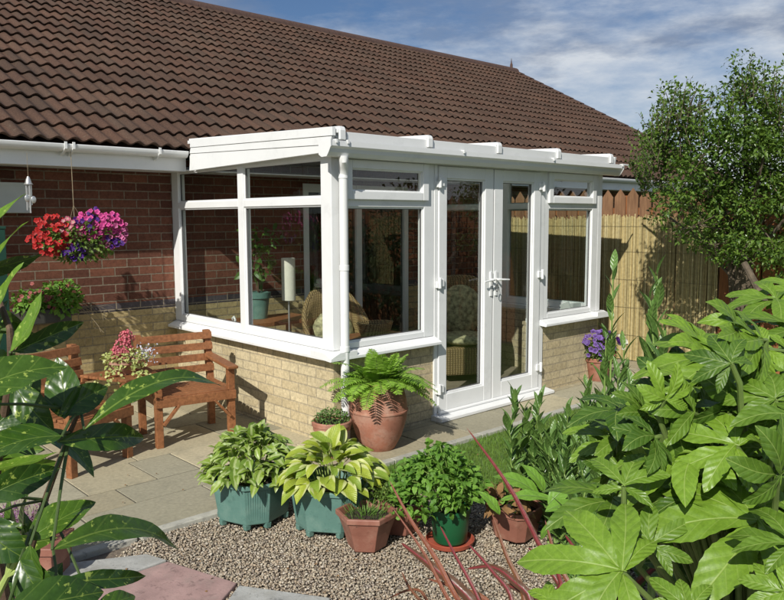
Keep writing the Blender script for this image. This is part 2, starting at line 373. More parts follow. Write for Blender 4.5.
m,nt,p,o=newmat('polycarbonate_sheet'); setin(p,{'Base Color':(.8,.82,.8,1),'Roughness':.3}); t=N(nt,'ShaderNodeBsdfTranslucent'); t.inputs[0].default_value=(.75,.77,.76,1)
mx=N(nt,'ShaderNodeMixShader'); mx.inputs[0].default_value=.60; nt.links.new(p.outputs[0],mx.inputs[1]); nt.links.new(t.outputs[0],mx.inputs[2]); nt.links.new(mx.outputs[0],o.inputs[0]); M['poly']=m
# leaves
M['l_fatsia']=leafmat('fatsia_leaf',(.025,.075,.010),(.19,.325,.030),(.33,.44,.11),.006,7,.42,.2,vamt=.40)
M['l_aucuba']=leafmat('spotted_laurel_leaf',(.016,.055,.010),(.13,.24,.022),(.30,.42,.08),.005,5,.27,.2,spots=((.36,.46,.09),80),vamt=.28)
M['l_hosta_a']=leafmat('cream_striped_hosta_leaf',(.13,.23,.03),(.26,.37,.055),None,center=((.50,.57,.26),.62),rough=.4)
M['l_hosta_b']=leafmat('yellow_hosta_leaf',(.20,.33,.035),(.46,.52,.06),(.30,.42,.08),.006,10,.4,.3,margin=((.70,.72,.35),.8),mw=.85)
M['l_fern']=leafmat('fern_leaf',(.20,.38,.035),(.33,.54,.08),None,rough=.5,tr=.35)
M['l_laurel']=leafmat('laurel_leaf',(.06,.135,.03),(.15,.27,.06),(.18,.27,.08),.012,6,.32,.2)
M['l_bushy']=leafmat('soft_green_leaf',(.09,.22,.025),(.20,.39,.05),(.15,.26,.06),.015,6,.5,.3)
M['l_small']=leafmat('small_green_leaf',(.07,.14,.02),(.16,.24,.04),None,rough=.5,tr=.3)
M['l_tree']=leafmat('tree_leaf',(.045,.105,.016),(.15,.245,.036),None,rough=.38,tr=.3)
M['l_hedge']=leafmat('hedge_leaf',(.02,.05,.012),(.055,.10,.02),None,rough=.6,tr=.2)
M['l_ivy']=leafmat('cream_ivy_leaf',(.30,.38,.09),(.62,.64,.28),None,rough=.5,tr=.3)
M['l_phormium']=leafmat('red_flax_leaf',(.15,.025,.02),(.34,.035,.085),(.25,.06,.04),.010,0,.35,.3,margin=((.10,.07,.03),.8),mw=.10)
M['l_olive']=leafmat('olive_flax_leaf',(.17,.09,.035),(.30,.11,.06),(.30,.10,.08),.010,0,.4,.3)
M['l_dry']=leafmat('dry_leaf',(.16,.08,.03),(.30,.17,.07),None,rough=.8,tr=.2)
M['l_indoor']=leafmat('indoor_leaf',(.04,.12,.02),(.10,.2,.04),None,rough=.4,tr=.3)

# ------------------------------------------------------------------ ground
def sheet(name, poly, z, m, thick=None):
    b=MB()
    if thick: b.prism(poly, z-thick, z)
    else: b.add([V((p[0],p[1],z)) for p in poly],[tuple(range(len(poly)))])
    return struct(b.build(name, m))
sheet('ground', [(-300,-300),(300,-300),(300,300),(-300,300)], -.035, M['field'])
KY0,KY1=-.565,-.505
e1=gr(372,468); e2=gr(480,503); e3=gr(620,540); e4=gr(800,585)
lawn_edge=[(e1.x-.02,KY0),(e2.x,e2.y),(e3.x,e3.y),(e4.x,e4.y)]
sheet('lawn_base', [(lawn_edge[0][0],KY0)]+lawn_edge[1:]+[(4.55,-4.2),(4.55,KY0)], -.012, M['turf'])
sheet('gravel_bed', [(-4.5,KY0)]+[lawn_edge[0]]+lawn_edge[1:]+[(4.0,-5.4),(-4.5,-5.4)], -.018, M['gravelbase'])
# patio slabs
mb=MB(); mm=MB(); mm.box(-6,4.6,KY1,2.38,-.03,-.0035); struct(mm.build('patio_bed',M['mortar']))
y=KY1+.004; row=0
while y<2.36:
    h=[.44,.30,.44,.58,.30,.44,.30,.44][row%8]; y1=min(y+h,2.365); x=-6+random.uniform(0,.4)
    while x<4.58:
        w=random.choice([.30,.44,.60,.60,.75]); x1=min(x+w,4.59); g=random.random()
        base=(.395,.35,.235) if g<.5 else ((.34,.315,.225) if g<.85 else (.47,.415,.28))
        k=random.uniform(.84,1.12); col=tuple(c*k for c in base); z=random.uniform(-.001,.0025)
        e=.0055; q=.002
        vs=[V((x+e,y+e,-.02)),V((x1-e,y+e,-.02)),V((x1-e,y1-e,-.02)),V((x+e,y1-e,-.02)),
            V((x+e,y+e,z-.004)),V((x1-e,y+e,z-.004)),V((x1-e,y1-e,z-.004)),V((x+e,y1-e,z-.004)),
            V((x+e+q,y+e+q,z)),V((x1-e-q,y+e+q,z)),V((x1-e-q,y1-e-q,z)),V((x+e+q,y1-e-q,z))]
        fs=[(8,9,10,11)]+[(i,(i+1)%4,4+(i+1)%4,4+i) for i in range(4)]+[(4+i,4+(i+1)%4,8+(i+1)%4,8+i) for i in range(4)]
        mb.add(vs,fs,col=col); x=x1
    y=y1; row+=1
struct(mb.build('patio_paving',M['slab']))
mb=MB(); x=-1.72
while x<4.55:
    x1=min(x+.9,4.58); mb.box(x+.003,x1-.003,KY0,KY1,-.03,.016+random.uniform(-.002,.002)); x=x1
mb.box(-5,-1.74,KY0,KY1,-.03,.014)
struct(mb.build('kerb',M['concrete'],bevel=.005))
def slab(name,px,m,lab):
    pts=[gr(*q) for q in px]; b=MB(); b.prism([(p.x,p.y) for p in pts],-.03,.012)
    return struct(b.build(name,m,bevel=.006))
slab('stepping_slab',[(168,563.5),(237,585),(190,640),(66,620),(112,583)],M['pinkslab'],'')
slab('stepping_slab',[(147,556),(167,562),(108,583),(20,612),(-60,600),(60,566)],M['greyslab'],'')
slab('stepping_slab',[(239,587.5),(330,600),(330,680),(192,650)],M['greyslab'],'')
# gravel stones
def inpoly(px,py,poly):
    c=np.zeros(len(px),bool); n=len(poly)
    for i in range(n):
        x0,y0=poly[i]; x1,y1=poly[(i+1)%n]
        if y0==y1: continue
        cond=((y0>py)!=(y1>py))&(px<(x1-x0)*(py-y0)/(y1-y0)+x0); c^=cond
    return c
ico=bmesh.new(); bmesh.ops.create_icosphere(ico,subdivisions=1,radius=1); iv=np.array([v.co[:] for v in ico.verts]); ifc=np.array([[v.index for v in f.verts] for f in ico.faces]); ico.free()
gp=[gr(140,534),gr(218,519)]; 
gpoly=[(-1.75,KY0),(-.02+e1.x,KY0)]+[(p[0],p[1]) for p in lawn_edge[1:]]+[(gr(800,640).x,gr(800,640).y),(gr(150,680).x,gr(150,680).y),(gr(195,610).x,gr(195,610).y),(gr(168,565).x,gr(168,565).y),(gr(145,556).x,gr(145,556).y),(gr(110,560).x,gr(110,560).y)]
xs=np.array([p[0] for p in gpoly]); ys=np.array([p[1] for p in gpoly])
sp=.0100; gx,gy=np.meshgrid(np.arange(xs.min(),xs.max(),sp),np.arange(ys.min(),ys.max(),sp)); gx=gx.ravel()+rng.uniform(-.006,.006,gx.size); gy=gy.ravel()+rng.uniform(-.006,.006,gy.size)
k=inpoly(gx,gy,gpoly); gx=gx[k]; gy=gy[k]
print('stones',len(gx))
n=len(gx); sc=rng.uniform(.003,.0078,(n,1,1))**1.0; asp=rng.uniform(.6,1.35,(n,1,3)); asp[:,:,2]*=.7
ang=rng.uniform(0,6.28,n); ca,sa=np.cos(ang),np.sin(ang); jit=rng.uniform(.82,1.15,(n,len(iv),1))
vv=iv[None]*jit*asp*sc
x=vv[:,:,0]*ca[:,None]-vv[:,:,1]*sa[:,None]; yy=vv[:,:,0]*sa[:,None]+vv[:,:,1]*ca[:,None]
tl=rng.uniform(-.5,.5,(n,1)); zz=vv[:,:,2]+x*tl
P=np.stack([x+gx[:,None],yy+gy[:,None],zz+rng.uniform(-.014,-.002,(n,1))],2).reshape(-1,3)
Fc=(ifc[None]+(np.arange(n)*len(iv))[:,None,None]).reshape(-1,3)
pal=np.array([(.40,.33,.24),(.44,.38,.28),(.35,.28,.20),(.52,.46,.37),(.38,.30,.21),(.31,.26,.21),(.42,.36,.27)])
cc=pal[rng.integers(0,len(pal),n)]*rng.uniform(.75,1.15,(n,1)); cc=np.repeat(cc,len(iv),0)
o=npmesh('gravel',P,Fc,M['stone'],col=cc); struct(o,'stuff','loose brown and beige gravel in front of the patio kerb','gravel')
# grass
lp=[lawn_edge[0]]+lawn_edge[1:]+[(4.5,-3.5),(4.5,KY0)]
n=90000; lx=rng.uniform(-.3,4.5,n); ly=rng.uniform(-3.0,KY0,n); k=inpoly(lx,ly,lp)&(rng.random(n)<np.clip(1.2-(lx-0)*.15,.3,1)); lx=lx[k]; ly=ly[k]; n=len(lx)
a=rng.uniform(0,6.28,n); h=rng.uniform(.018,.04,n); w=.0022; lean=rng.uniform(0,.018,n); b_=rng.uniform(0,6.28,n)
v0=np.stack([lx-np.cos(a)*w,ly-np.sin(a)*w,np.full(n,-.012)],1); v1=np.stack([lx+np.cos(a)*w,ly+np.sin(a)*w,np.full(n,-.012)],1)
v2=np.stack([lx+np.cos(b_)*lean,ly+np.sin(b_)*lean,h-.012],1)
P=np.stack([v0,v1,v2],1).reshape(-1,3); Fc=np.arange(3*n).reshape(-1,3); g=rng.uniform(.7,1.25,(n,1)); cc=np.repeat(np.array([[.15,.27,.045]])*g+np.array([[.03,.01,0]])*rng.random((n,1)),3,0)
o=npmesh('grass',P,Fc,M['grass'],col=cc); struct(o,'stuff','short green lawn grass beside the kerb','grass')

# ------------------------------------------------------------------ bungalow
W,D=3.47,2.39
EY,EZ=1.90,2.245; PIT=math.atan((5.12-2.245)/5.5); RX0,RX1=-4.6,11.4; RYR=7.40
house=thing('bungalow',(3.8,2.37,0),'red brick bungalow with brown tiled roof behind the conservatory','house')
mb=MB(); HY1=12.3
DX0,DX1,DZ0,DZ1=1.50,3.05,.04,2.02
for x0,x1,z0,z1 in ((RX0+.2,DX0,-.02,2.2),(DX1,RX1-.15,-.02,2.2),(DX0,DX1,DZ1,2.2),(DX0,DX1,-.02,DZ0)): mb.box(x0,x1,D,D+.28,z0,z1)
mb.box(RX0+.2,RX0+.48,D+.28,HY1,-.02,2.2); mb.box(RX1-.43,RX1-.15,D+.28,HY1,-.02,2.2)
zr=EZ+(RYR-EY)*math.tan(PIT)
for xa in (RX0+.2,RX1-.43):
    vs=[V((xx,yy_,zz_)) for xx in (xa,xa+.28) for yy_,zz_ in ((D,2.2),(HY1,2.2),(RYR,zr-.15))]
    mb.add(vs,[(0,1,2),(5,4,3),(0,3,4,1),(1,4,5,2),(2,5,3,0)])
mb.build('wall',M['house_brick'],house)
# dark room behind the house door
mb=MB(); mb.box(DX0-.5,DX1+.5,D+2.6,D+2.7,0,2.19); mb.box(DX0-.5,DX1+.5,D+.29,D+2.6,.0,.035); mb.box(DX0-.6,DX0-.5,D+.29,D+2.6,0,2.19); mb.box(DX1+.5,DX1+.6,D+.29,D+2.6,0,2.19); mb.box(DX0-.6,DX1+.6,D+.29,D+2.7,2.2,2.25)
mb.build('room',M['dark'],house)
pdoor=MB(); T0=lambda p:p
for x0,x1 in ((DX0,DX0+.07),(DX0+.735,DX0+.815),(DX1-.07,DX1)): pdoor.box(x0,x1,D-.012,D+.06,DZ0,DZ1)
for x0,x1 in ((DX0+.07,DX0+.735),(DX0+.815,DX1-.07)):
    pdoor.box(x0,x1,D-.010,D+.055,DZ0,DZ0+.12); pdoor.box(x0,x1,D-.010,D+.055,DZ1-.09,DZ1)
pf=pdoor.build('patio_door',M['upvc'],house,bevel=.004)
g=MB(); g.box(DX0+.07,DX0+.735,D+.02,D+.026,DZ0+.12,DZ1-.09); g.box(DX0+.815,DX1-.07,D+.02,D+.026,DZ0+.12,DZ1-.09)
o=g.build('pane',M['dark_glass'],pf); 
# soffit, fascia, gutters
mb=MB(); mb.box(RX0,RX1,2.0,D-.003,2.072,2.082); mb.build('soffit',M['upvc'],house)
mb=MB(); mb.box(RX0,-.062,1.975,1.999,2.065,2.225); mb.box(W+.08,RX1,1.975,1.999,2.065,2.225); mb.build('fascia',M['upvc'],house,bevel=.002)
def gutprof(n0,zt,r=.055):
    pr=[(n0,zt)]; pr+=[(n0+r-r*math.cos(t),zt-r*math.sin(t)*1.0) for t in np.linspace(0,math.pi,10)[1:-1]]; pr+=[(n0+2*r,zt),(n0+2*r-.005,zt+.004),(n0+2*r-.008,zt-.002)]
    pr+=[(n0+r-(r-.006)*math.cos(t),zt-(r-.006)*math.sin(t)) for t in np.linspace(math.pi,0,10)[1:-1]]+[(n0+.006,zt)]
    return pr
TF=lambda q:V((q.x,-q.y,q.z))              # front plane: (a, n, z)
TH=lambda q:V((q.x,1.975-q.y,q.z))
for xa,xb in ((RX0,-.09),(W+.12,RX1)):
    mb=MB(); mb.extrude(gutprof(.0,2.228),xa,xb,TH)
    gt=mb.build('gutter',M['upvc'],house,smooth='auto')
for xx in (at(63,145,1,1.92).x,at(71,145,1,1.92).x,at(157,150,1,1.92).x,-2.4,4.6,5.6):
    br=MB(); br.extrude([(.0,2.143),(.06,2.158),(.118,2.193),(.122,2.245),(.108,2.247),(.108,2.203),(.06,2.171),(0,2.173)],xx-.009,xx+.009,TH); br.build('gutter_bracket',M['upvc'],house)
# roof tiles
PER=.130; GA=.325; slope=(RYR-EY)/math.cos(PIT); nrow=int(slope/GA)+1; GA=slope/nrow; nw=int((RX1-RX0)/PER); SUB=8
xs=np.linspace(RX0,RX0+nw*PER,nw*SUB+1); ph=(xs-RX0)/PER%1.0
prof=.020*np.where(ph<.62,np.sin(np.pi*ph/.62)**1.0,-.55*np.sin(np.pi*(ph-.62)/.38))
ct,st=math.cos(PIT),math.sin(PIT)
def on_roof(x,s,h): return np.stack([x,EY+s*ct-h*st,EZ+s*st+h*ct],1)
allv=[];allf=[];allc=[];base=0
for r_ in range(nrow):
    s0=r_*GA; s1=min((r_+1)*GA+.03,slope)
    tilecol=np.array([[.084,.051,.036]])*rng.uniform(.86,1.14,(nw+1,1))+np.array([[.007,.0,-.001]])*rng.uniform(-1,1,(nw+1,1))
    tid=np.minimum(((xs-RX0)/PER).astype(int),nw-1); c=tilecol[tid]
    jx=rng.uniform(-.003,.003,nw+1)[tid]; js=rng.uniform(-.006,.006,nw+1)[tid]
    lines=[on_roof(xs,s0+.07+js,prof*.6-.006),on_roof(xs,s0+.004+js,prof+.015+jx),on_roof(xs,s0+js,prof+.030+jx),on_roof(xs,s0+.03+js*0,prof+.030+jx),on_roof(xs,np.full_like(xs,(s0+s1)/2),prof+.016),on_roof(xs,np.full_like(xs,s1),prof+.003)]
    nx=len(xs); allv+=lines; allc+=[c]*6
    for l in range(5):
        i=np.arange(nx-1)+base+l*nx; allf.append(np.stack([i,i+1,i+1+nx,i+nx],1))
    base+=6*nx
roof=npmesh('roof',np.concatenate(allv),np.concatenate(allf),M['tile'],house,col=np.concatenate(allc),smooth=True)
roof.data.set_sharp_from_angle(angle=R(40))
# under-sheet, rear slope, ridge, verge
mb=MB(); mb.add([V((RX0,EY+.03,EZ-.03)),V((RX1,EY+.03,EZ-.03)),V((RX1,RYR,zr-.04)),V((RX0,RYR,zr-.04)),V((RX0,2*RYR-EY,EZ-.03)),V((RX1,2*RYR-EY,EZ-.03))],[(0,1,2,3),(3,2,5,4)]); mb.build('roof_underlay',M['ridge'],house)
mb=MB(); x=RX0
while x<RX1+.02:
    x1=min(x+.45,RX1+.04); pr=[(RYR+.13*math.cos(t),zr-.03+.11*math.sin(t)) for t in np.linspace(-.15,math.pi+.15,9)]
    q=[(-a_,z_) for a_,z_ in pr]; mb.extrude(q,x+.004,x1-.004,TF); x=x1
mb.build('ridge_tiles',M['ridge'],house,smooth='auto')
mb=MB(); dv=V((0,ct,st)); a_=V((RX1+.03,EY,EZ-.03)); mb.bar(a_,a_+dv*slope,.05,.12,V((0,-st,ct))); 
for k in range(nrow):
    q=V((RX1+.0,EY,EZ+.035))+dv*(k*GA); mb.bar(q,q+dv*(GA-.01)+V((0,0,-.012)),.11,.035,V((0,-st,ct)))
mb.build('verge',M['ridge'],house)
mb=MB(); q=V((RX1-.1,RYR,zr+.07)); mb.tube([q,q+V((0,0,.08)),q+V((.0,0,.12)),q+V((0,0,.22))],[.035,.03,.015,.004],8); mb.build('finial',M['ridge'],house)

# ------------------------------------------------------------------ conservatory
con=thing('conservatory',(W/2,D/2,0),'white framed lean-to conservatory with french doors against the bungalow','conservatory')
TS=lambda q:V((-q.y,q.x,q.z))        # left side: a along y, n outward -x
TR=lambda q:V((W+q.y,q.x,q.z))       # right side
mb=MB()
mb.box(.012,1.035,.012,.24,-.02,.66); mb.box(.012,.24,.24,D-.002,-.02,.66)
mb.build('wall',M['buff_brick'],con); mb=MB(); mb.box(2.505,W-.012,.012,.24,-.02,.66); mb.box(W-.24,W-.012,.24,D-.002,-.02,.66)
mb.build('wall',M['buff_brick'],con)
mb=MB(); mb.box(.24,W-.24,.24,D-.004,-.01,.03); mb.box(1.05,2.49,.0,.24,-.01,.028); mb.build('floor',M['floor'],con)
# sills
sp_=[(-.16,.660),(.072,.640),(.083,.644),(.083,.664),(.0,.700),(-.16,.702)]
for nm,(a0,a1,T) in {'front_sill':(-.083,1.045,TF),'right_sill':(2.45,W+.083,TF)}.items():
    mb=MB(); mb.extrude(sp_,a0,a1,T); mb.build('sill',M['upvc'],con,bevel=.002)
mb=MB(); mb.extrude([(-.16,.661),(.072,.641),(.082,.645),(.082,.665),(.0,.7003),(-.16,.7023)],-.0825,D-.004,TS); mb.build('sill',M['upvc'],con,bevel=.002)
mb=MB(); mb.extrude([(-.16,.661),(.072,.641),(.082,.645),(.082,.665),(.0,.7003),(-.16,.7023)],-.0825,D-.004,TR); mb.build('sill',M['upvc'],con,bevel=.002)
mb=MB(); mb.box(.24,W-.24,D-.005,D-.004,0.1,.101); 
def fr(mb,a0,a1,z0,z1,w,n0,n1,T):     # rectangular frame, verticals full height
    mb.box(a0,a0+w,-0,0,0,0) if False else None
    def bx(u0,u1,v0,v1): mb.box(u0,u1,n0,n1,v0,v1,T=T)
    bx(a0,a0+w,z0,z1); bx(a1-w,a1,z0,z1); bx(a0+w,a1-w,z0,z0+w); bx(a0+w,a1-w,z1-w,z1)
def pane(par,a0,a1,z0,z1,T,n=-.035):
    g=MB(); g.add([T(V((a0,n,z0))),T(V((a1,n,z0))),T(V((a1,n,z1))),T(V((a0,n,z1)))],[(0,1,2,3)]); return g.build('pane',M['glass'],par)
def glaze(par,a0,a1,z0,z1,T,n=-.035,sill=True):
    b=MB(); fr(b,a0-.002,a1+.002,z0-.002,z1+.002,.014,-.034,-.012,T)
    o=b.build('bead',M['upvc'],par,bevel=.003); b2=MB(); fr(b2,a0+.0122,a1-.0122,z0+.0122,z1-.0122,.004,-.034,-.02,T); b2.build('seal',M['upvc_seam'],par)
    pane(par,a0,a1,z0,z1,T,n)
def window(name,T,verts,zs,top=2.11,label=None):
    f=MB(); z0,z1=.703,top
    for a0,a1 in verts: f.box(a0,a1,-.07,0,z0,z1,T=T)
    for (a,b),(c,d) in zip(verts,verts[1:]):
        for h0,h1 in zs: f.box(b,c,-.07,-.0005,h0,h1,T=T)
    return f.build('window',M['upvc'],con,bevel=.004)
TZ0,TZ1=1.744,1.80
# left side window
wv=[(0.0,.122),(1.153,1.237),(2.262,D-.004)]
ws=window('window',TS,wv,[(.703,.765),(TZ0,TZ1),(2.066,2.11)])
for a0,a1 in ((.122,1.153),(1.237,2.262)):
    for z0,z1 in ((.765,TZ0),(TZ1,2.066)): glaze(ws,a0,a1,z0,z1,TS)
wr=window('window',TR,wv,[(.703,.765),(TZ0,TZ1),(2.066,2.11)])
for a0,a1 in ((.122,1.153),(1.237,2.262)):
    for z0,z1 in ((.765,TZ0),(TZ1,2.066)): glaze(wr,a0,a1,z0,z1,TR)
# front windows with top casement
def frontwin(v0,v1,g0,g1):
    w=window('window',TF,[(v0,g0),(g1,v1)],[(.703,.748),(1.732,1.795),(2.05,2.11)])
    glaze(w,g0,g1,.748,1.732,TF)
    c=MB(); fr(c,g0-.028,g1+.028,1.783,2.066,.062,.002,.028,TF); cs=c.build('casement',M['upvc'],w,bevel=.005)
    c2=MB(); fr(c2,g0+.032,g1-.032,1.843,2.006,.012,-.02,.012,TF); c2.build('bead',M['upvc'],w,bevel=.003)
    pane(w,g0+.02,g1-.02,1.82,2.04,TF,-.01)
frontwin(.0705,1.034,.140,.922)
frontwin(2.502,W-.0705,2.57,3.297)
# chamfered corner posts at the front corners
mb=MB(); mb.box(.002,.0695,.0005,.07,.703,2.10); mb.prism([(0,0),(.07,0),(.07,.02),(.0,.02)],.702,.7025)
# french doors
ds=MB(); 
for a0,a1 in ((1.036,1.072),(2.428,2.500)): ds.box(a0,a1,-.07,.004,.045,2.11,T=TF)
ds.box(1.072,2.428,-.07,.004,2.062,2.11,T=TF)
df=ds.build('door_frame',M['upvc'],con,bevel=.003)
mb=MB(); mb.extrude([(-.07,.0),(.095,.0),(.108,.008),(.108,.032),(.02,.046),(-.07,.046)],1.02,2.56,TF); mb.extrude([(.004,.0465),(.03,.048),(.03,.062),(.004,.075)],1.075,2.425,TF); mb.build('threshold',M['upvc'],con,bevel=.003)
def door(x0,x1,g0,g1,hs):
    d=MB(); z0,z1=.07,2.060
    d.box(x0,g0,-.055,.016,z0,z1,T=TF); d.box(g1,x1,-.055,.016,z0,z1,T=TF); d.box(g0,g1,-.055,.0158,z0,.205,T=TF); d.box(g0,g1,-.055,.0158,1.965,z1,T=TF)
    o=d.build('door',M['upvc'],con,bevel=.005)
    b=MB(); fr(b,g0-.002,g1+.002,.203,1.967,.016,-.03,.004,TF); b.build('bead',M['upvc'],o,bevel=.004)
    b2=MB(); fr(b2,g0+.0142,g1-.0142,.2192,1.9508,.004,-.03,-.012,TF); b2.build('seal',M['upvc_seam'],o)
    g=MB(); g.add([TF(V((a,-.025,z))) for a,z in ((g0,.205),(g1,.205),(g1,1.965),(g0,1.965))],[(0,1,2,3)]); g.build('pane',M['glass'],o)
    hx=x1-.028 if hs>0 else x0+.028
    h=MB(); h.box(hx-.014,hx+.014,.016,.026,.98,1.19,T=TF); h.tube([TF(V((hx,.026,1.12))),TF(V((hx,.06,1.12))),TF(V((hx-hs*.02,.068,1.12))),TF(V((hx-hs*.13,.062,1.112)))],[.010,.010,.009,.007],8)
    h.build('handle',M['upvc'],o,smooth='auto')
    return o
d1=door(1.076,1.748,1.168,1.640,1); d2=door(1.758,2.424,1.875,2.322,-1)
ast=MB(); ast.box(1.748,1.758,-.05,.010,.07,2.060,T=TF); ast.build('gasket',M['upvc_seam'],df)
for xx in (1.074,2.432):
    for zz in (.26,1.13,1.93):
        hh=MB(); hh.lathe([(.0,-.045),(.012,-.045),(.014,-.04),(.014,.04),(.012,.045),(0,.045)],TF(V((xx-.006 if xx<2 else xx+.006,.034,zz))),12)
        s=1 if xx<2 else -1
        hh.box(xx-.0,xx+s*.05,.0165,.034,zz-.03,zz+.03,T=TF); hh.box(xx-s*.03,xx,.005,.030,zz-.04,zz+.01,T=TF)
        hh.build('hinge',M['upvc'],df,bevel=.004)
# eaves, gutter, roof
mb=MB(); mb.box(-.02,W+.02,-.03,.06,2.112,2.21); mb.box(-.012,.06,.06,1.95,2.112,2.21); mb.box(W-.06,W+.012,.06,1.95,2.112,2.21)
mb.build('eaves_beam',M['upvc'],con,bevel=.003)
TG=lambda q:V((q.x,-.032-q.y,q.z+.010))
mb=MB(); mb.extrude([(0,2.158),(0,2.075),(.03,2.058),(.085,2.06),(.105,2.085),(.112,2.11),(.13,2.125),(.13,2.162),(.124,2.162),(.124,2.13),(.105,2.115),(.098,2.09),(.08,2.068),(.03,2.066),(.006,2.08),(.006,2.158)],-.125,W+.11,TG)
gg=mb.build('gutter',M['upvc'],con,bevel=.001)
e=MB()
for xx in (-.131,W+.1105):
    e=MB(); e.extrude([(0,2.162),(0,2.072),(.03,2.054),(.088,2.056),(.11,2.083),(.134,2.12),(.134,2.166)],xx,xx+.006,TG); e.build('gutter_stop',M['upvc'],gg)
for xx in (-.08,.02,W+.085,1.2,2.4):
    e=MB(); e.extrude([(.105,2.158),(.105,2.17),(.142,2.17),(.142,2.145),(.134,2.145),(.134,2.16)],xx-.008,xx+.008,TG); e.build('gutter_clip',M['upvc'],gg)
e=MB(); e.tube([V((W+.11,-.15,2.175)),V((W+.24,-.15,2.172))],.008,6); e.build('overflow_pipe',M['upvc'],gg)
YB=1.96; ZR0,ZR1=2.228,2.305
def zroof(y): return ZR0+(ZR1-ZR0)*(y+.13)/(YB+.13)
bars=[-.02,.83,1.65,2.49,W-.10]
for x0,x1 in zip(bars,bars[1:]):
    mb=MB(); vs=[V((x,y_,zroof(y_)-t)) for x in (x0+.02,x1-.02) for y_,t in ((-.13,0),(YB,0),(YB,.02),(-.13,.02))]
    mb.add(vs,[(0,1,2,3),(4,7,6,5),(0,4,5,1),(3,2,6,7),(0,3,7,4),(1,5,6,2)]); mb.build('roof_sheet',M['poly'],con)
mb=MB(); mb.box(.03,W-.03,-.142,-.132,zroof(-.13)-.055,zroof(-.13)+.008); mb.box(.03,W-.03,-.131,-.032,2.178,2.19); mb.build('sheet_trim',M['upvc'],con,bevel=.002)
for i,x in enumerate(bars):
    mb=MB(); mb.bar((x,-.14,zroof(-.14)+.012),(x,YB,zroof(YB)+.012),.06,.03); mb.bar((x,-.14,zroof(-.14)+.035),(x,YB,zroof(YB)+.035),.03,.018)
    b=mb.build('glazing_bar',M['upvc'],con,bevel=.004)
    c=MB(); c.extrude([(0,-.05),(.02,-.05),(.02,.015),(.012,.034),(-.0,.042),(-.05,.044),(-.06,.03),(0,.02)],x-.026,x+.026,lambda q:V((q.x,-.142-q.y,zroof(-.14)+q.z))); c.build('end_cap',M['upvc'],b,bevel=.005)
# side fascias: upper board, lower board
for s,xf in ((-1,-.06),(1,W+.06)):
    mb=MB()
    def ring(x0,x1,pts): 
        vs=[V((x,y_,z_)) for x in (x0,x1) for y_,z_ in pts]; n_=len(pts)
        mb.add(vs,[tuple(range(n_)),tuple(range(n_,2*n_))[::-1]]+[(k,(k+1)%n_,n_+(k+1)%n_,n_+k) for k in range(n_)])
    if s<0:
        ring(-.092,-.062,[(-.135,2.205),(-.135,2.264),(1.83,2.330),(1.84,2.262)])
        ring(-.086,-.056,[(-.10,2.148),(-.12,2.203),(1.84,2.260),(1.86,2.212)])
        ring(-.080,-.050,[(-.07,2.100),(-.095,2.146),(1.86,2.210),(1.885,2.066)])
        ring(-.049,-.013,[(-.02,2.114),(-.02,2.19),(1.93,2.20),(1.93,2.114)])
    else:
        ring(W+.05,W+.08,[(-.07,2.083),(-.10,2.25),(1.83,2.328),(1.87,2.060)])
    mb.build('side_fascia',M['upvc'],con,bevel=.002)
mb=MB(); x0=.065; yq=-.055
mb.tube([V((x0-.045,-.115,2.075)),V((x0-.045,-.115,2.045)),V((x0-.02,-.085,2.01)),V((x0,-.06,1.965)),V((x0,yq,1.93)),V((x0,yq,.04))],[.034,.034,.034,.034,.032,.032],16)
for zz in (1.945,.72,1.30): mb.lathe([(.033,-.02),(.0355,-.018),(.0355,.018),(.033,.02)],(x0,yq,zz),16)
mb.build('downpipe',M['upvc'],con,smooth='auto')
mb=MB(); q=V((1.735,-.075,1.08)); mb.tube([q+V((.018*math.cos(t),0,.03*math.sin(t)-.03)) for t in np.linspace(0,6.28,17)],.0035,6); mb.tube([q,q+V((0,.01,.05))],.002,5)
tag(mb.build('hanging_ring',M['wire'],None,smooth=True),'small dark metal ring hanging from the french door handles','ornament')

# ------------------------------------------------------------------ fence + bamboo
FX=4.6
fence=thing('picket_fence',(FX,-2,0),'orange brown wooden fence with pointed pickets beyond the conservatory','fence')
mb=MB(); y=2.3; 
while y>-6.5:
    w=.135; zt=1.975+random.uniform(-.012,.012); x=FX+random.uniform(-.003,.003)
    vs=[V((xx,yy_,zz_)) for xx in (x,x+.018) for yy_,zz_ in ((y,0),(y,zt-.09),(y-w*.5,zt),(y-w,zt-.09),(y-w,0))]
    mb.add(vs,[(0,1,2,3,4),(9,8,7,6,5)]+[(k,5+k,5+(k+1)%5,(k+1)%5) for k in range(5)]); y-=w+.025
mb.build('picket',M['picket'],fence)
mb=MB()
for zz in (.35,1.05,1.72): mb.box(FX+.02,FX+.06,-6.5,2.3,zz-.04,zz+.04)
mb.build('rail',M['fence'],fence)
for yy_ in (2.2,.4,-1.4,-3.2,-5.0): 
    b=MB(); b.box(FX+.021,FX+.11,yy_-.045,yy_+.045,0,1.9); b.build('post',M['fence'],fence)
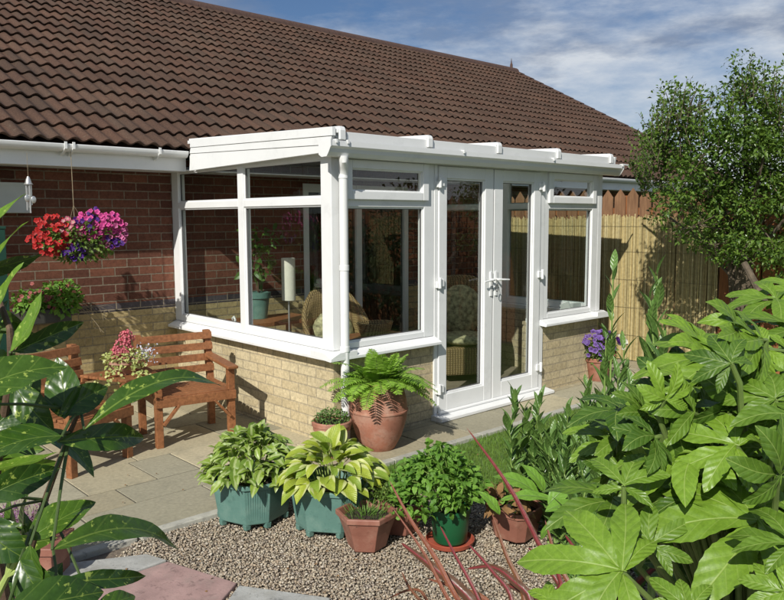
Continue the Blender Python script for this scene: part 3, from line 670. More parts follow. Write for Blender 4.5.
# front boarded panel where bamboo ends
ybe=at(718,260,0,FX-.03).y
mb=MB(); y=ybe-.03
while y>-6.4:
    w=.125; mb.box(FX-.045,FX-.027,y-w,y,.02,1.80+random.uniform(-.01,.01)); y-=w+.018
mb.build('board',M['fence'],fence)
bam=MB(); y=2.25; cols=[(.47,.385,.18),(.41,.32,.14),(.52,.44,.23),(.36,.29,.13)]
while y>ybe:
    r=random.uniform(.0045,.0075); c=random.choice(cols); k=random.uniform(.8,1.12); c=tuple(q*k for q in c); zt=1.66+.015*math.sin(y*3)+random.uniform(-.03,.02)
    x=FX-.03+random.uniform(-.004,.004)
    bam.tube([V((x,y,.01)),V((x+random.uniform(-.004,.004),y+random.uniform(-.004,.004),.8)),V((x,y+random.uniform(-.004,.004),zt))],r,6,col=c,cap=True); y-=r*1.9
o=bam.build('bamboo_screen',M['reed'],None,smooth='auto'); tag(o,'split yellow bamboo reed screen fixed along the picket fence','screen')
b=MB()
for zz in (.3,.62,.94,1.26,1.55): b.tube([V((FX-.041,2.24,zz)),V((FX-.041,ybe+.01,zz))],.0015,4)
w_=b.build('binding_wire',M['wire'],o)

# ------------------------------------------------------------------ pots
def ngon_pot(b,c,r0,r1,h,n=6,ang=0,rim=.012,rimh=.03,feet=False,sq=None,ribs=0):
    c=V(c)
    prof=[(0,.012),(r0*.96,.012),(r0,.018),(r0*1.0+(r1-r0)*.5,h*.5),(r1,h-rimh),(r1+rim,h-rimh+.002),(r1+rim,h-.003),(r1+rim-.004,h),(r1-.006,h),(r1-.01,h-.02),(r1-.02,h-.06),(0,h-.06)]
    if feet: prof=[(q,z+ (.014 if (z<.03 and sq) else (-.010 if z<.03 else 0))) for q,z in prof]
    ks=[]
    if sq:   # chamfered square outline
        for t in range(4):
            a=t*math.pi/2+ang
            for off in (-sq,sq): ks.append((a+off))
    else: ks=[ang+2*math.pi*k/n for k in range(n)]
    vs=[]; m=len(prof); nn=len(ks)
    for r,z in prof:
        for t in ks: vs.append(c+V((r*math.cos(t),r*math.sin(t),z)))
    fs=[(i*nn+k,i*nn+(k+1)%nn,(i+1)*nn+(k+1)%nn,(i+1)*nn+k) for i in range(m-1) for k in range(nn)]
    b.add(vs,fs)
    if feet and sq:
        for k in range(nn):
            t0=ks[k]; p0=c+V((r0*.93*math.cos(t0),r0*.93*math.sin(t0),0)); 
            b.tube([p0*.97+c*.03,p0*.97+c*.03+V((0,0,.03))],[.020,.024],4)
    if ribs:
        for k in range(1,nn,2):
            t0,t1=ks[k],ks[(k+1)%nn]
            for s in np.linspace(.12,.88,ribs):
                def pt(r,z): return c+V((r*math.cos(t0),r*math.sin(t0),z))*(1-s)+V((r*math.cos(t1),r*math.sin(t1),z))*s - c*0
                a=c+(V((r0*math.cos(t0),r0*math.sin(t0),0))*(1-s)+V((r0*math.cos(t1),r0*math.sin(t1),0))*s)+V((0,0,.05))
                d=c+(V((r1*math.cos(t0),r1*math.sin(t0),0))*(1-s)+V((r1*math.cos(t1),r1*math.sin(t1),0))*s)*.995+V((0,0,h-rimh-.008))
                b.bar(a,d,.006,.006,(d-c).cross(V((0,0,1))).cross(d-a) if False else V((math.cos((t0+t1)/2),math.sin((t0+t1)/2),.1)))
def soil(par,c,r,z):
    b=MB(); b.blob((c[0],c[1],z),r,r,.015,14,6,.06); return b.build('soil',M['soil'],par,smooth=True)
def rdir(up=0.0):
    while True:
        d=V((random.gauss(0,1),random.gauss(0,1),random.gauss(0,1)+up))
        if d.length>.01: return d.normalized()
def cluster(b,c,rx,ry,rz,n,ln,wd,up=.6,shell=.4,nu=3,nv=2,fold=.2,out=.8,tooth=0,bend=.1,hemi=False,pw=.8):
    c=V(c)
    for _ in range(n):
        d=rdir(); 
        if hemi: d.z=abs(d.z)
        r=random.uniform(shell,1)**.6; p=c+V((d.x*rx,d.y*ry,d.z*rz))*r
        l=ln*random.uniform(.6,1.25); dd=(V((d.x,d.y,d.z*.6))*out+rdir()*.7+V((0,0,.1))).normalized()
        nn=(V((0,0,1))*up+d*.5+rdir()*.45)
        b.leaf_(p,p+dd*l,l*wd*random.uniform(.85,1.15),nn,bend,fold,nu,nv,tooth=tooth,pw=pw,droop=random.uniform(0,.3))

# fern pot
c=V((.225,-.235,0)); t=thing('potted_fern',c,'large round terracotta urn with a bright green fern by the front corner','potted plant')
b=MB(); b.lathe([(0,0),(.108,0),(.116,.008),(.165,.10),(.198,.21),(.207,.275),(.213,.280),(.213,.290),(.207,.295),(.200,.36),(.182,.43),(.158,.468),(.163,.478),(.163,.49),(.148,.492),(.138,.478),(.13,.445),(0,.445)],c,48)
b.build('pot',M['terracotta'],t,smooth='auto'); soil(t,c,.13,.45)
b=MB(); st_=MB()
for i in range(92):
    a=i*2.399+random.uniform(-.2,.2); el=random.choice([.30,.45,.6,.85,1.2])+(.18 if math.cos(a)*-.68+math.sin(a)*-.73>.3 else 0)+random.uniform(-.1,.1); L=random.uniform(.30,.42)*(1 if el<1 else .72)
    p=c+V((.05*math.cos(a),.05*math.sin(a),.455)); d=V((math.cos(a)*math.cos(el),math.sin(a)*math.cos(el),math.sin(el)*1.2)); pts=[p]; ns=24
    if math.sin(a)>.45: L*=.6
    for k in range(ns): d=(d+V((0,0,-.056))).normalized(); pts.append(pts[-1]+d*L/ns)
    st_.tube(pts[::4]+[pts[-1]],[.0022]*(len(pts[::4]))+[.001],4)
    for k in range(2,ns):
        u=k/ns; pl=.075*math.sin(math.pi*min(1,(1-u)*.92+.06))**.8; dd=(pts[k+1]-pts[k-1]).normalized(); sdv=dd.cross(V((0,0,1))).normalized()
        for s in (-1,1):
            q=pts[k]; e_=q+(sdv*s+dd*.35+V((0,0,-.12))+rdir()*.08).normalized()*pl
            b.leaf_(q,e_,.0155*(1-.4*u),sdv.cross(dd)*1+rdir()*.2,.03,.1,5,2,tooth=.35,pw=.7)
b.build('foliage',M['l_fern'],t,smooth=True,fixn=False); st_.build('stem',M['stem'],t)
# small terracotta pot
c=V((-.165,-.185,0)); t=thing('potted_herb',c,'small terracotta pot with low dark green herb beside the tall urn','potted plant')
b=MB(); b.lathe([(0,0),(.083,0),(.087,.006),(.112,.19),(.118,.2),(.128,.203),(.130,.23),(.137,.235),(.139,.262),(.134,.268),(.125,.268),(.115,.24),(0,.24)],c,40); b.build('pot',M['terracotta'],t,smooth='auto'); soil(t,c,.115,.242)
b=MB(); cluster(b,c+V((0,0,.26)),.12,.12,.085,620,.024,.42,hemi=True); b.build('foliage',M['l_laurel'],t,fixn=False)
# teal hosta planters
def hosta(px,z,R1,lab,kind,ang):
    c=gr(*px); c.z=z; t=thing('potted_hosta',c,lab,'potted plant','teal planters on the gravel')
    b=MB(); ngon_pot(b,c,R1*.88,R1,.255,sq=R(27),ang=ang,rim=.014,rimh=.026,feet=True,ribs=9); b.build('pot',M['tealpot'],t,bevel=.003); soil(t,c,R1*.8,.20)
    b=MB(); ss=MB()
    n=250 if kind=='a' else 96
    for i in range(n):
        a=i*2.399; f=math.sqrt((i+.5)/n); ln=(.090 if kind=='a' else .120)*random.uniform(.75,1.25)
        RR=R1*1.15; HH=.20 if kind=='a' else .17
        p=c+V((math.cos(a)*f*RR,math.sin(a)*f*RR,.275+HH*(1-f**2.2)-.02*f+random.uniform(-.03,.03)))
        d=V((math.cos(a)*(.3+f),math.sin(a)*(.3+f),.30-.75*f**2))
        d=(d.normalized()+rdir()*(.75 if kind=='a' else .42)).normalized()
        nn=V((math.cos(a)*.5*f,math.sin(a)*.5*f,1))+rdir()*(.5 if kind=='a' else .3)+V((-.2,-.25,0))
        b.leaf_(p-d*ln*.3,p+d*ln*.7,ln*(.50 if kind=='a' else .64),nn,.12,.25 if kind=='a' else .28,9,6,wavy=.035 if kind=='a' else .014,pw=.72,pt=.85,droop=.12*f)
        if i%3==0: ss.tube([c+V((math.cos(a)*f*R1*.3,math.sin(a)*f*R1*.3,.18)),(p+c)/2+V((0,0,.14)),p-d*ln*.3],.0022,4)
    b.build('foliage',M['l_hosta_a'] if kind=='a' else M['l_hosta_b'],t,smooth=True,fixn=False); ss.build('stem',M['petiole'],t)
hosta((253,517),0,.222,'teal octagonal planter with cream streaked hosta leaves, left of the two','a',R(20))
hosta((332,525),0,.222,'teal octagonal planter with broad yellow green hosta leaves, right of the two','b',R(38))
# brown hexagonal pot, chives
c=gr(367,546); t=thing('potted_chives',c,'brown hexagonal pot with thin grassy chives on the gravel','potted plant')
b=MB(); ngon_pot(b,c,.098,.148,.19,6,R(12),.012,.028,feet=True); b.build('pot',M['brownpot'],t,bevel=.003); soil(t,c,.125,.15)
b=MB()
for i in range(150):
    a=random.random()*6.28; r=random.random()*.11; p=c+V((math.cos(a)*r,math.sin(a)*r,.15)); l=random.uniform(.03,.11) if i>12 else random.uniform(.1,.17)
    b.leaf_(p,p+V((math.cos(a)*.5+random.uniform(-.3,.3),math.sin(a)*.5+random.uniform(-.3,.3),1)).normalized()*l,.004,rdir(),.1,.1,4,2,droop=.2)
b.build('foliage',M['l_bushy'],t,fixn=False)
# small-leaf pot behind
c=gr(400,530); t=thing('potted_mint',c,'brown pot of tiny leaved bright herb behind the chive pot','potted plant')
b=MB(); ngon_pot(b,c,.095,.135,.17,6,R(5),.012,.028,feet=True); b.build('pot',M['brownpot'],t,bevel=.003); soil(t,c,.12,.14)
b=MB(); cluster(b,c+V((-.02,.05,.19)),.17,.16,.09,1300,.022,.65,hemi=True,shell=.1); b.build('foliage',M['l_small'],t,fixn=False)
# green pot
c=gr(450,543); t=thing('potted_geranium',c,'bright green pot with bushy leafy plant on a red saucer','potted plant')
b=MB(); b.lathe([(0,.02),(.082,.02),(.086,.026),(.100,.17),(.106,.172),(.107,.195),(.100,.196),(.095,.17),(0,.17)],c,36); b.build('pot',M['greenpot'],t,smooth='auto'); soil(t,c,.09,.172)
b=MB(); b.lathe([(0,0),(.108,0),(.118,.006),(.125,.028),(.120,.030),(.112,.010),(0,.008)],c,36); b.build('saucer',M['saucer'],t,smooth='auto')
b=MB(); ss=MB()
for i in range(34):
    a=i*2.4; f=math.sqrt((i+.5)/34); e_=c+V((math.cos(a)*f*.23-.05,math.sin(a)*f*.20+.05,.24+.22*(1-f*f*.75)+random.uniform(-.03,.05)))
    ss.tube([c+V((math.cos(a)*.05,math.sin(a)*.05,.17)),(c+e_)/2+V((0,0,.14)),e_],.003,5)
    for k in range(32):
        u=random.random(); q=e_+V((0,0,-.09*u))+rdir()*.045; d=(rdir()+V((math.cos(a),math.sin(a),-.1))*.6).normalized()
        l=random.uniform(.028,.050); b.leaf_(q,q+d*l,l*.62,V((0,0,1))+rdir()*.5,.1,.15,7,4,tooth=.28,droop=.2,pw=.75)
b.build('foliage',M['l_bushy'],t,fixn=False); ss.build('stem',M['stem'],t)
# right brown pot
c=gr(515,537); t=thing('potted_dying_plant',c,'square terracotta coloured pot with withered brown leaves on the gravel','potted plant')
b=MB(); ngon_pot(b,c,.110,.142,.175,4,R(8),.010,.03,sq=R(33)); b.build('pot',M['brownpot'],t,bevel=.003); soil(t,c,.11,.14)
b=MB(); cluster(b,c+V((-.03,.03,.17)),.14,.13,.08,90,.07,.45,hemi=True); b.build('withered_leaves',M['l_dry'],t,fixn=False)
b=MB(); cluster(b,c+V((-.06,.0,.16)),.07,.08,.05,26,.045,.6,hemi=True,tooth=.3,nu=6); b.build('foliage',M['l_bushy'],t,fixn=False)
# petunia pot
def petunias(b,c,rx,ry,rz,n,r,cols,eyes,front=V((-.68,-.72,.35))):
    c=V(c)
    for i in range(n):
        d=(rdir()+front*.9).normalized(); p=c+V((d.x*rx,d.y*ry,d.z*rz)); nn=(d+front*.6+rdir()*.25)
        k=random.randrange(len(cols)); s=random.uniform(.8,1.15); b.flower(p,nn,r*random.uniform(.8,1.1),tuple(x*s for x in cols[k]),eyes[k])
PUR=((.10,.02,.22),(.14,.03,.28)); WH=(.75,.72,.75)
c=gr(598,380); t=thing('potted_petunia',c,'terracotta pot of purple and white petunias at the right end of the conservatory','potted plant')
b=MB(); b.lathe([(0,0),(.085,0),(.09,.006),(.125,.19),(.130,.2),(.142,.203),(.145,.235),(.138,.24),(.125,.22),(0,.215)],c,40); b.build('pot',M['terracotta'],t,smooth='auto'); soil(t,c,.12,.215)
b=MB(); cluster(b,c+V((0,0,.30)),.17,.17,.14,620,.04,.5,hemi=False); b.build('foliage',M['l_small'],t,fixn=False)
b=MB(); petunias(b,c+V((-.04,.0,.36)),.18,.18,.17,44,.028,[(.24,.14,.45)],[(.04,.01,.10)]); petunias(b,c+V((.10,-.06,.36)),.12,.12,.14,12,.03,[(.07,.01,.14)],[(.02,0,.05)]); petunias(b,c+V((.20,-.12,.38)),.07,.07,.08,10,.026,[(.7,.68,.66)],[(.6,.6,.4)]); petunias(b,c+V((.09,-.1,.26)),.05,.05,.05,7,.026,[(.45,.03,.10)],[(.2,.0,.02)])
b.build('flowers',M['petal'],t,smooth=True,fixn=False)
# heather trough, left
c=gr(40,577); t=thing('heather_trough',c,'brown trough of pale purple heather at the left edge','potted plant')
b=MB(); ax=V((CR.x,CR.y,0)); ay=V((-CR.y,CR.x,0))
def PT(q): return c+ax*q.x+ay*q.y+V((0,0,q.z))
for z0,z1,e_ in ((0,.07,0),(.07,.15,.008),(.15,.19,.02)): b.box(-.19-e_,.10+e_,-.10-e_,.10+e_,z0,z1-.002,T=PT)
b.build('pot',M['brownpot'],t,bevel=.005)
b=MB(); f_=MB()
for i in range(260):
    p=PT(V((random.uniform(-.24,.08),random.uniform(-.09,.09),.18))); a=random.random()*6.28; l=random.uniform(.08,.17); e_=p+V((math.cos(a)*.05,math.sin(a)*.05,l)); b.tube([p,e_],[.0015,.001],3)
    for k in range(9):
        q=p+(e_-p)*random.uniform(.3,1); f_.flower(q,rdir(.5),.005,(.42,.20,.38),(.5,.3,.45),4)
b.build('stem',M['brownstem'],t); f_.build('flowers',M['petal'],t,fixn=False)

# ------------------------------------------------------------------ companion seat
seat=thing('companion_bench',(-1.0,1.0,0),'orange stained wooden companion seat with two chairs joined by a small table','bench')
def chair(o0,rot,wd,dp=.44):
    wx=V((math.cos(rot),math.sin(rot),0)); wy=V((-math.sin(rot),math.cos(rot),0)); o0=V((o0[0],o0[1],0))
    T=lambda q:o0+wx*q.x+wy*q.y+V((0,0,q.z))
    s_=.052; zs=.365
    for x,y_,h in ((0,0,.53),(wd-s_,0,.53)):
        b=MB(); b.box(x,x+s_,y_,y_+s_,0,h,T=T); b.build('leg',M['bench'],seat,bevel=.004)
    for x in (0,wd-s_):   # rear leg + raked back post
        b=MB(); vs=[T(V((xx,yy_,zz_))) for xx in (x,x+s_) for yy_,zz_ in ((dp,0),(dp+.05,0),(dp+.05,.36),(dp+.115,.76),(dp+.065,.76),(dp,.36))]
        b.add(vs,[(0,1,2,3,4,5),(11,10,9,8,7,6)]+[(k,6+k,6+(k+1)%6,(k+1)%6) for k in range(6)]); b.build('leg',M['bench'],seat,bevel=.004)
    b=MB(); b.box(s_*.0-.0,wd,-.022,-.002,.300,.366,T=T); b.box(s_,wd-s_,dp+.01,dp+.03,.30,.355,T=T); b.box(.012,.03,s_,dp,.30,.355,T=T); b.box(wd-.03,wd-.012,s_,dp,.30,.355,T=T); b.build('seat_rail',M['bench'],seat,bevel=.003)
    b=MB(); k=0
    for k in range(7): y_=-.01+k*.064; b.box(s_+.003 if k==0 else .002,wd-(s_+.003 if k==0 else .002),y_+(.005),y_+.056,.357,.376,T=T) if y_+.056<dp else None
    b.build('seat',M['bench'],seat,bevel=.003)
    b=MB()
    for i in range(4):
        z=.44+i*.085; yy_=dp+.0+ (z-.36)*.162-.004; vs=[T(V((xx,yy_+dy+dz*.162,z+dz))) for xx in (-.0,wd) for dy,dz in ((-.018,0),(0,0),(0,.055),(-.018,.055))]
        b.add(vs,[(0,1,2,3),(7,6,5,4)]+[(k,4+k,4+(k+1)%4,(k+1)%4) for k in range(4)])
    b.build('backrest',M['bench'],seat,bevel=.003)
    return T
TL=chair((-1.65,.60),R(20.8),.525); TRc=chair((-.965,.825),R(-9.5),.60)
def arm(T,x):
    b=MB(); vs=[T(V((xx,yy_,zz_))) for xx in (x-.04,x+.045) for yy_,zz_ in ((-.04,.528),(-.045,.552),(.47,.575),(.50,.552))]
    b.add(vs,[(0,1,2,3),(7,6,5,4)]+[(k,4+k,4+(k+1)%4,(k+1)%4) for k in range(4)]); b.build('armrest',M['bench'],seat,bevel=.006)
arm(TRc,.60-.03); arm(TL,.03)
for T,wd in ((TL,.525),(TRc,.60)):
    for xa,xb in ((.05,.17),(wd-.05,wd-.17)):
        b=MB(); b.bar(T(V((xa,-.012,.17))),T(V((xb,-.012,.31))),.018,.035,T(V((0,-1,0)))-T(V((0,0,0)))); b.build('brace',M['bench'],seat,bevel=.002)
a0=TL(V((.47,-.02,0))); a1=TRc(V((.04,-.02,0))); a2=TRc(V((.03,.42,0))); a3=TL(V((.46,.42,0))); b=MB(); L_=5
for i in range(L_):
    f0=i/L_+.008; f1=(i+1)/L_-.008; q=[a0+(a3-a0)*f0,a1+(a2-a1)*f0,a1+(a2-a1)*f1,a0+(a3-a0)*f1]; ex=.05
    b.prism([(p.x,p.y) for p in q],.533,.553)
b.bar(a0+V((0,.03,.52)),a1+V((0,.03,.52)),.02,.03); b.bar(a3+V((0,-.03,.52)),a2+V((0,-.03,.52)),.02,.03)
b.build('tabletop',M['bench'],seat,bevel=.003)
# bowl with flowers on the table
c=V((-1.10,.99,.5535)); t=thing('flower_bowl',c,'terracotta bowl of red flowers and cream ivy on the bench table','potted plant')
b=MB(); b.lathe([(0,0),(.07,0),(.075,.012),(.085,.02),(.115,.075),(.130,.08),(.132,.10),(.122,.10),(.11,.08),(0,.08)],c,36); b.build('pot',M['terracotta'],t,smooth='auto')
b=MB(); cluster(b,c+V((-.0,0,.11)),.16,.16,.07,420,.03,.7,hemi=False); 
for s in range(9):
    a=random.uniform(2.6,5.4); 
    for k in range(16): q=c+V((math.cos(a)*(.10+k*.010),math.sin(a)*(.1+k*.010),.10-.011*k))+rdir()*.015; b.leaf_(q,q+rdir(-.3)*.028,.022,V((-.5,-.6,.6))+rdir()*.4,.05,.1,4,2)
b.build('foliage',M['l_ivy'],t,fixn=False)
b=MB()
for cx_,cy_,cz_,rr_ in ((-.01,.0,.19,.075),(.02,.02,.25,.06),(-.07,-.02,.16,.05)):
    for i in range(130): d=rdir(); q=c+V((cx_,cy_,cz_))+d*rr_*random.uniform(.5,1); b.flower(q,d+V((-.4,-.5,.2)),.009,(.50*random.uniform(.7,1.1),.035,.085),(.7,.3,.3),5)
for i in range(150): q=c+V((.13,-.03,.13))+V((random.gauss(0,.04),random.gauss(0,.035),random.gauss(0,.035))); b.flower(q,rdir()+V((-.4,-.5,.2)),.007,(.66,.66,.74),(.6,.6,.7),5)
b.build('flowers',M['petal'],t,fixn=False)

# ------------------------------------------------------------------ hanging basket etc
c=V((at(79,240,1,1.90).x,1.90,at(84,262,1,1.90).z+.03)); t=thing('hanging_basket',c,'hanging basket of red, pink and purple petunias on the brick wall','hanging basket')
b=MB(); b.lathe([(.02,-.02),(.07,0),(.12,.05),(.145,.11),(.15,.12),(.14,.12),(.0,.10)],c,28); b.build('basket',M['wire'],t,smooth='auto')
b=MB(); top=V((c.x-.03,1.905,2.20)); ap=c+V((-.03,0,.42)); b.tube([top,ap],.0025,5)
for a in (0,2.09,4.19): b.tube([ap,c+V((.14*math.cos(a),.14*math.sin(a),.12))],.0018,5)
b.build('hanging_wire',M['twig'],t)
b=MB(); cluster(b,c+V((0,-.02,.14)),.30,.20,.17,1300,.04,.55,hemi=False,shell=.15); b.build('foliage',M['l_small'],t,fixn=False)
b=MB(); fr_=V((-.55,-.8,.15))
def pet(cx_,cz_,rx,rz,n,r,col,eye,cy_=-.10):
    for i in range(n):
        a=random.random()*6.28; q=math.sqrt(random.random()); d=V((math.cos(a)*q*rx,0,math.sin(a)*q*rz)); s=random.uniform(.75,1.15)
        b.flower(c+V((cx_,cy_-.06*(1-q)+random.uniform(-.03,.03),cz_))+d,fr_+d*1.5+rdir()*.35,r*random.uniform(.85,1.1),tuple(x*s for x in col),eye)
pet(-.25,.19,.17,.15,85,.0215,(.62,.028,.025),(.25,.01,.01))
pet(-.10,.24,.10,.09,22,.02,(.55,.07,.18),(.5,.4,.3))
pet(.13,.27,.19,.13,90,.0215,(.78,.10,.36),(.30,.01,.14))
pet(.22,.20,.14,.12,34,.021,(.75,.22,.45),(.25,.01,.10))
pet(.02,.27,.12,.06,14,.021,(.10,.02,.24),(.03,.0,.08)); pet(.15,.34,.14,.06,9,.021,(.13,.03,.32),(.03,0,.08)); pet(.24,.14,.08,.06,16,.021,(.11,.025,.30),(.03,0,.08)); pet(-.07,.06,.11,.07,30,.022,(.09,.02,.28),(.03,0,.08))
b.build('flowers',M['petal'],t,smooth=True,fixn=False)
# wind chime
x=at(29,190,1,1.90).x; c=V((x,1.905,2.15)); t=thing('wind_chime',c,'silver wind chime hanging beside the hanging basket','wind chime')
b=MB(); b.tube([c,c+V((0,0,-.27))],.0015,4); b.build('string',M['twig'],t)
b=MB(); zc=at(29,181,1,1.905).z; q=V((x,1.905,zc)); b.lathe([(0,.035),(.008,.034),(.018,.012),(.024,-.012),(.034,-.026),(.030,-.028),(.0,-.01)],q,20); b.build('bell',M['metal'],t,smooth='auto')
for k in range(4):
    a=k*1.57; b=MB(); p=q+V((.017*math.cos(a),.017*math.sin(a),-.03)); b.tube([p,p+V((0,0,-.15-.02*k))],.006,8); b.build('tube',M['metal'],t,smooth='auto')
b=MB(); 
for dx,dz in ((-.02,-.13),(.025,-.14)): b.blob(q+V((dx,-.02,dz)),.020,.005,.028,10,6)
b.build('charm',M['metal'],t,smooth=True)
# pale panel on wall
p0=at(-40,180,1,2.33); p1=at(28,222,1,2.33); t=thing('wall_cabinet',(p0.x,2.36,p1.z),'pale grey box fixed high on the red brick wall','cabinet')
b=MB(); b.box(-1.95,at(28,190,1,2.30).x,2.27,2.368,1.70,1.93); b.build('body',M['whitewood'],t,bevel=.006); b=MB(); b.box(-1.95,at(29,190,1,2.30).x+.005,2.262,2.269,1.915,1.94); b.build('lid',M['whitewood'],t)
# green post left
g0=at(8,300,1,1.75); b=MB(); b.box(g0.x-.34,g0.x,1.72,1.80,0,1.58); b.box(g0.x-.345,g0.x+.006,1.715,1.805,1.58,1.60); o=b.build('green_locker',M['greenpost'],None,bevel=.004); tag(o,'dark green painted upright cabinet against the wall at the left edge','cabinet')
# wall planter
c=V((at(50,300,1,2.25).x,2.22,at(50,315,1,2.25).z)); t=thing('wall_planter',c,'wall trough of leafy green plants under the hanging basket','planter')
b=MB(); b.box(c.x-.24,c.x+.14,2.16,2.365,c.z-.06,c.z+.06); b.build('trough',M['wire'],t,bevel=.01)
b=MB(); cluster(b,c+V((.06,-.02,.14)),.17,.14,.15,750,.045,.6,shell=.1); cluster(b,c+V((-.16,.0,.12)),.14,.12,.12,300,.045,.6,shell=.1); b.build('foliage',M['l_bushy'],t,fixn=False)
b=MB(); 
for i in range(24): q=c+V((-.10+random.gauss(0,.09),-.10,.17+random.gauss(0,.05))); b.flower(q,V((-.5,-.7,.3))+rdir()*.3,.018,(.42,.12,.14),(.3,.1,.05))
b.build('flowers',M['petal'],t,fixn=False)
b=MB()
for i in range(14):
    p=c+V((random.uniform(.1,.2),-.02,random.uniform(0,.15))); pts=[p]; d=V((1,-.1,.3))
    for k in range(7): d=(d+rdir()*.35+V((0,0,-.28))).normalized(); pts.append(pts[-1]+d*.05)
    b.tube(pts,.0016,4)
b.build('dry_stem',M['twig'],t)
# white lantern left
g1=gr(5,452); t=thing('garden_lamp',g1,'small white metal lamp post half hidden by spotted laurel leaves','lamp')
zt=.30; b=MB(); b.lathe([(0,0),(.05,0),(.05,.01),(.02,.02),(.014,.03),(.014,.12),(.0,.12)],g1,16); b.build('base',M['ceramic'],t,smooth='auto')
b=MB(); b.lathe([(0,.12),(.04,.12),(.045,.13),(.045,.20),(.05,.205),(.03,.24),(.022,.25),(.022,.30),(.01,.32),(0,.32)],g1,16); b.build('head',M['ceramic'],t,smooth='auto')

# ------------------------------------------------------------------ interior
def wick(c,face,lab,label_cushion=None,bh=.95,sc=1.0):
    t=thing('wicker_armchair',c,lab,'armchair','wicker chairs in the conservatory'); c=V(c); a=math.atan2(face[1],face[0])
    T=Matrix.Rotation(a,3,'Z'); P=lambda x,y_,z:c+T@V((x,y_,z))*sc
    b=MB() # curved shell: back + arms
    n=22; rows=10; vs=[]
    for j in range(rows+1):
        for i in range(n+1):
            t_=math.pi*(.30+1.40*i/n); wrap=abs(i/n-.5)*2
            top=bh-(bh-.58)*max(0,(wrap-.25)/.75)**1.0; z=.05+(top-.05)*j/rows
            r=.31+.05*j/rows; th=t_
            vs.append(P(.0+math.cos(th)*r*.95,math.sin(th)*r,z))
    k=n+1; m=len(vs)
    vs2=[v*1 for v in vs]; b.add(vs,[(j*k+i,j*k+i+1,(j+1)*k+i+1,(j+1)*k+i) for j in range(rows) for i in range(n)])
    o=b.build('shell',M['wicker'],t,smooth=True,fixn=False); s=o.modifiers.new('solid','SOLIDIFY'); s.thickness=.03
    rim=MB(); rim.tube([P(math.cos(math.pi*(.30+1.40*i/n))*.345,math.sin(math.pi*(.30+1.40*i/n))*.36,bh-(bh-.58)*max(0,(abs(i/n-.5)*2-.25)/.75)) for i in range(n+1)],.025,8); rim.build('rim',M['wicker'],t,smooth=True)
    b=MB(); b.box(-.25,.27,-.26,.26,.08,.36,T=lambda q:P(q.x,q.y,q.z)); b.build('seat_base',M['wicker'],t,bevel=.02)
    b=MB(); b.blob(P(.02,0,.42),.28*sc,.28*sc,.07*sc,18,8,T=T); b.build('seat_cushion',M['cushion'],t,smooth=True)
    b=MB(); b.blob(P(-.16,0,.68),.12*sc,.25*sc,.28*sc,16,10,T=T); b.build('back_cushion',M['cushion'],t,smooth=True)
wick((2.38,.88,.03),(-.55,-.85),'wicker armchair with floral cushions seen through the french doors',bh=1.02,sc=.98)
wick((.93,1.12,.03),(-.35,-.9),'wicker armchair with a pale floral cushion behind the side window',bh=1.15,sc=.82)
b=MB(); 
c=V((at(375,332,1,.42).x,.42,.70)); b.lathe([(0,0),(.14,0),(.17,.09),(.175,.10),(.165,.10),(.13,.015),(0,.015)],c,24,sy=.7); tag(b.build('wicker_basket',M['wicker'],None,smooth='auto'),'low wicker basket on the sill behind the front left window','basket')
# sill board inside supporting basket
b=MB(); b.box(.24,1.03,.24,.60,.66,.695); o=b.build('side_table',M['bench'],None,bevel=.004)
for xx in (.3,.97):
    for yy_ in (.29,.55): q=MB(); q.box(xx-.02,xx+.02,yy_-.02,yy_+.02,.03,.66); q.build('leg',M['bench'],o)
tag(o,'low wooden table holding the basket inside the front left window','table')
# lamp
xl=.62; pl_=at(288,258,0,xl); pl2=at(288,300,0,xl); c=V((xl,pl_.y,.03)); t=thing('table_lamp',c,'tall lamp with a cream cylinder shade behind the side window','lamp')
rl=.062; b=MB(); b.lathe([(rl,pl2.z),(rl,pl_.z),(rl-.003,pl_.z),(rl-.003,pl2.z)],(xl,pl_.y,0),28); b.build('lamp_shade',M['cream'],t,smooth='auto')
b=MB(); b.tube([V((xl,pl_.y,.03)),V((xl,pl_.y,pl2.z+.03))],.008,8); b.lathe([(0,.03),(.10,.03),(.10,.045),(.0,.055)],(xl,pl_.y,0),20); b.build('stand',M['metal'],t,smooth='auto')
# plant stand with green pot
xg=.55; pg=at(258,292,0,xg); pb=at(258,318,0,xg); t=thing('indoor_plant',V((xg,pg.y,pb.z)),'leafy house plant in a teal pot behind the side window','potted plant')
b=MB(); h_=pg.z-pb.z; r_=.115; b.lathe([(0,0),(r_*.7,0),(r_*.9,h_*.75),(r_*1.02,h_*.78),(r_*1.05,h_),(r_*.95,h_),(0,h_*.9)],(xg,pg.y,pb.z),28); b.build('pot',M['tealpot'],t,smooth='auto')
b=MB(); c=V((xg,pg.y,pg.z)); b.tube([c,c+V((.01,0,.2)),c+V((0,.02,.4))],[.008,.006,.004],6); b.build('stem',M['brownstem'],t)
b=MB(); cluster(b,c+V((0,0,.28)),.17,.17,.19,90,.09,.5,nu=6,nv=4,shell=.2); cluster(b,c+V((.1,.1,.5)),.2,.2,.12,50,.08,.45,nu=5); b.build('foliage',M['l_indoor'],t,fixn=False)
b=MB(); zt=pb.z; b.box(.27,1.02,pg.y-.32,pg.y+.16,zt-.04,zt-.001); o=b.build('wooden_shelf',M['bench'],None,bevel=.004)
for xx in (.30,.98):
    for yy_ in (pg.y-.29,pg.y+.13): q=MB(); q.box(xx-.02,xx+.02,yy_-.02,yy_+.02,.03,zt-.04); q.build('leg',M['bench'],o)
q=MB(); q.box(.29,1.0,pg.y-.30,pg.y+.14,.25,.27); q.build('shelf',M['bench'],o); tag(o,'wooden plant table under the teal pot inside the side window','table')
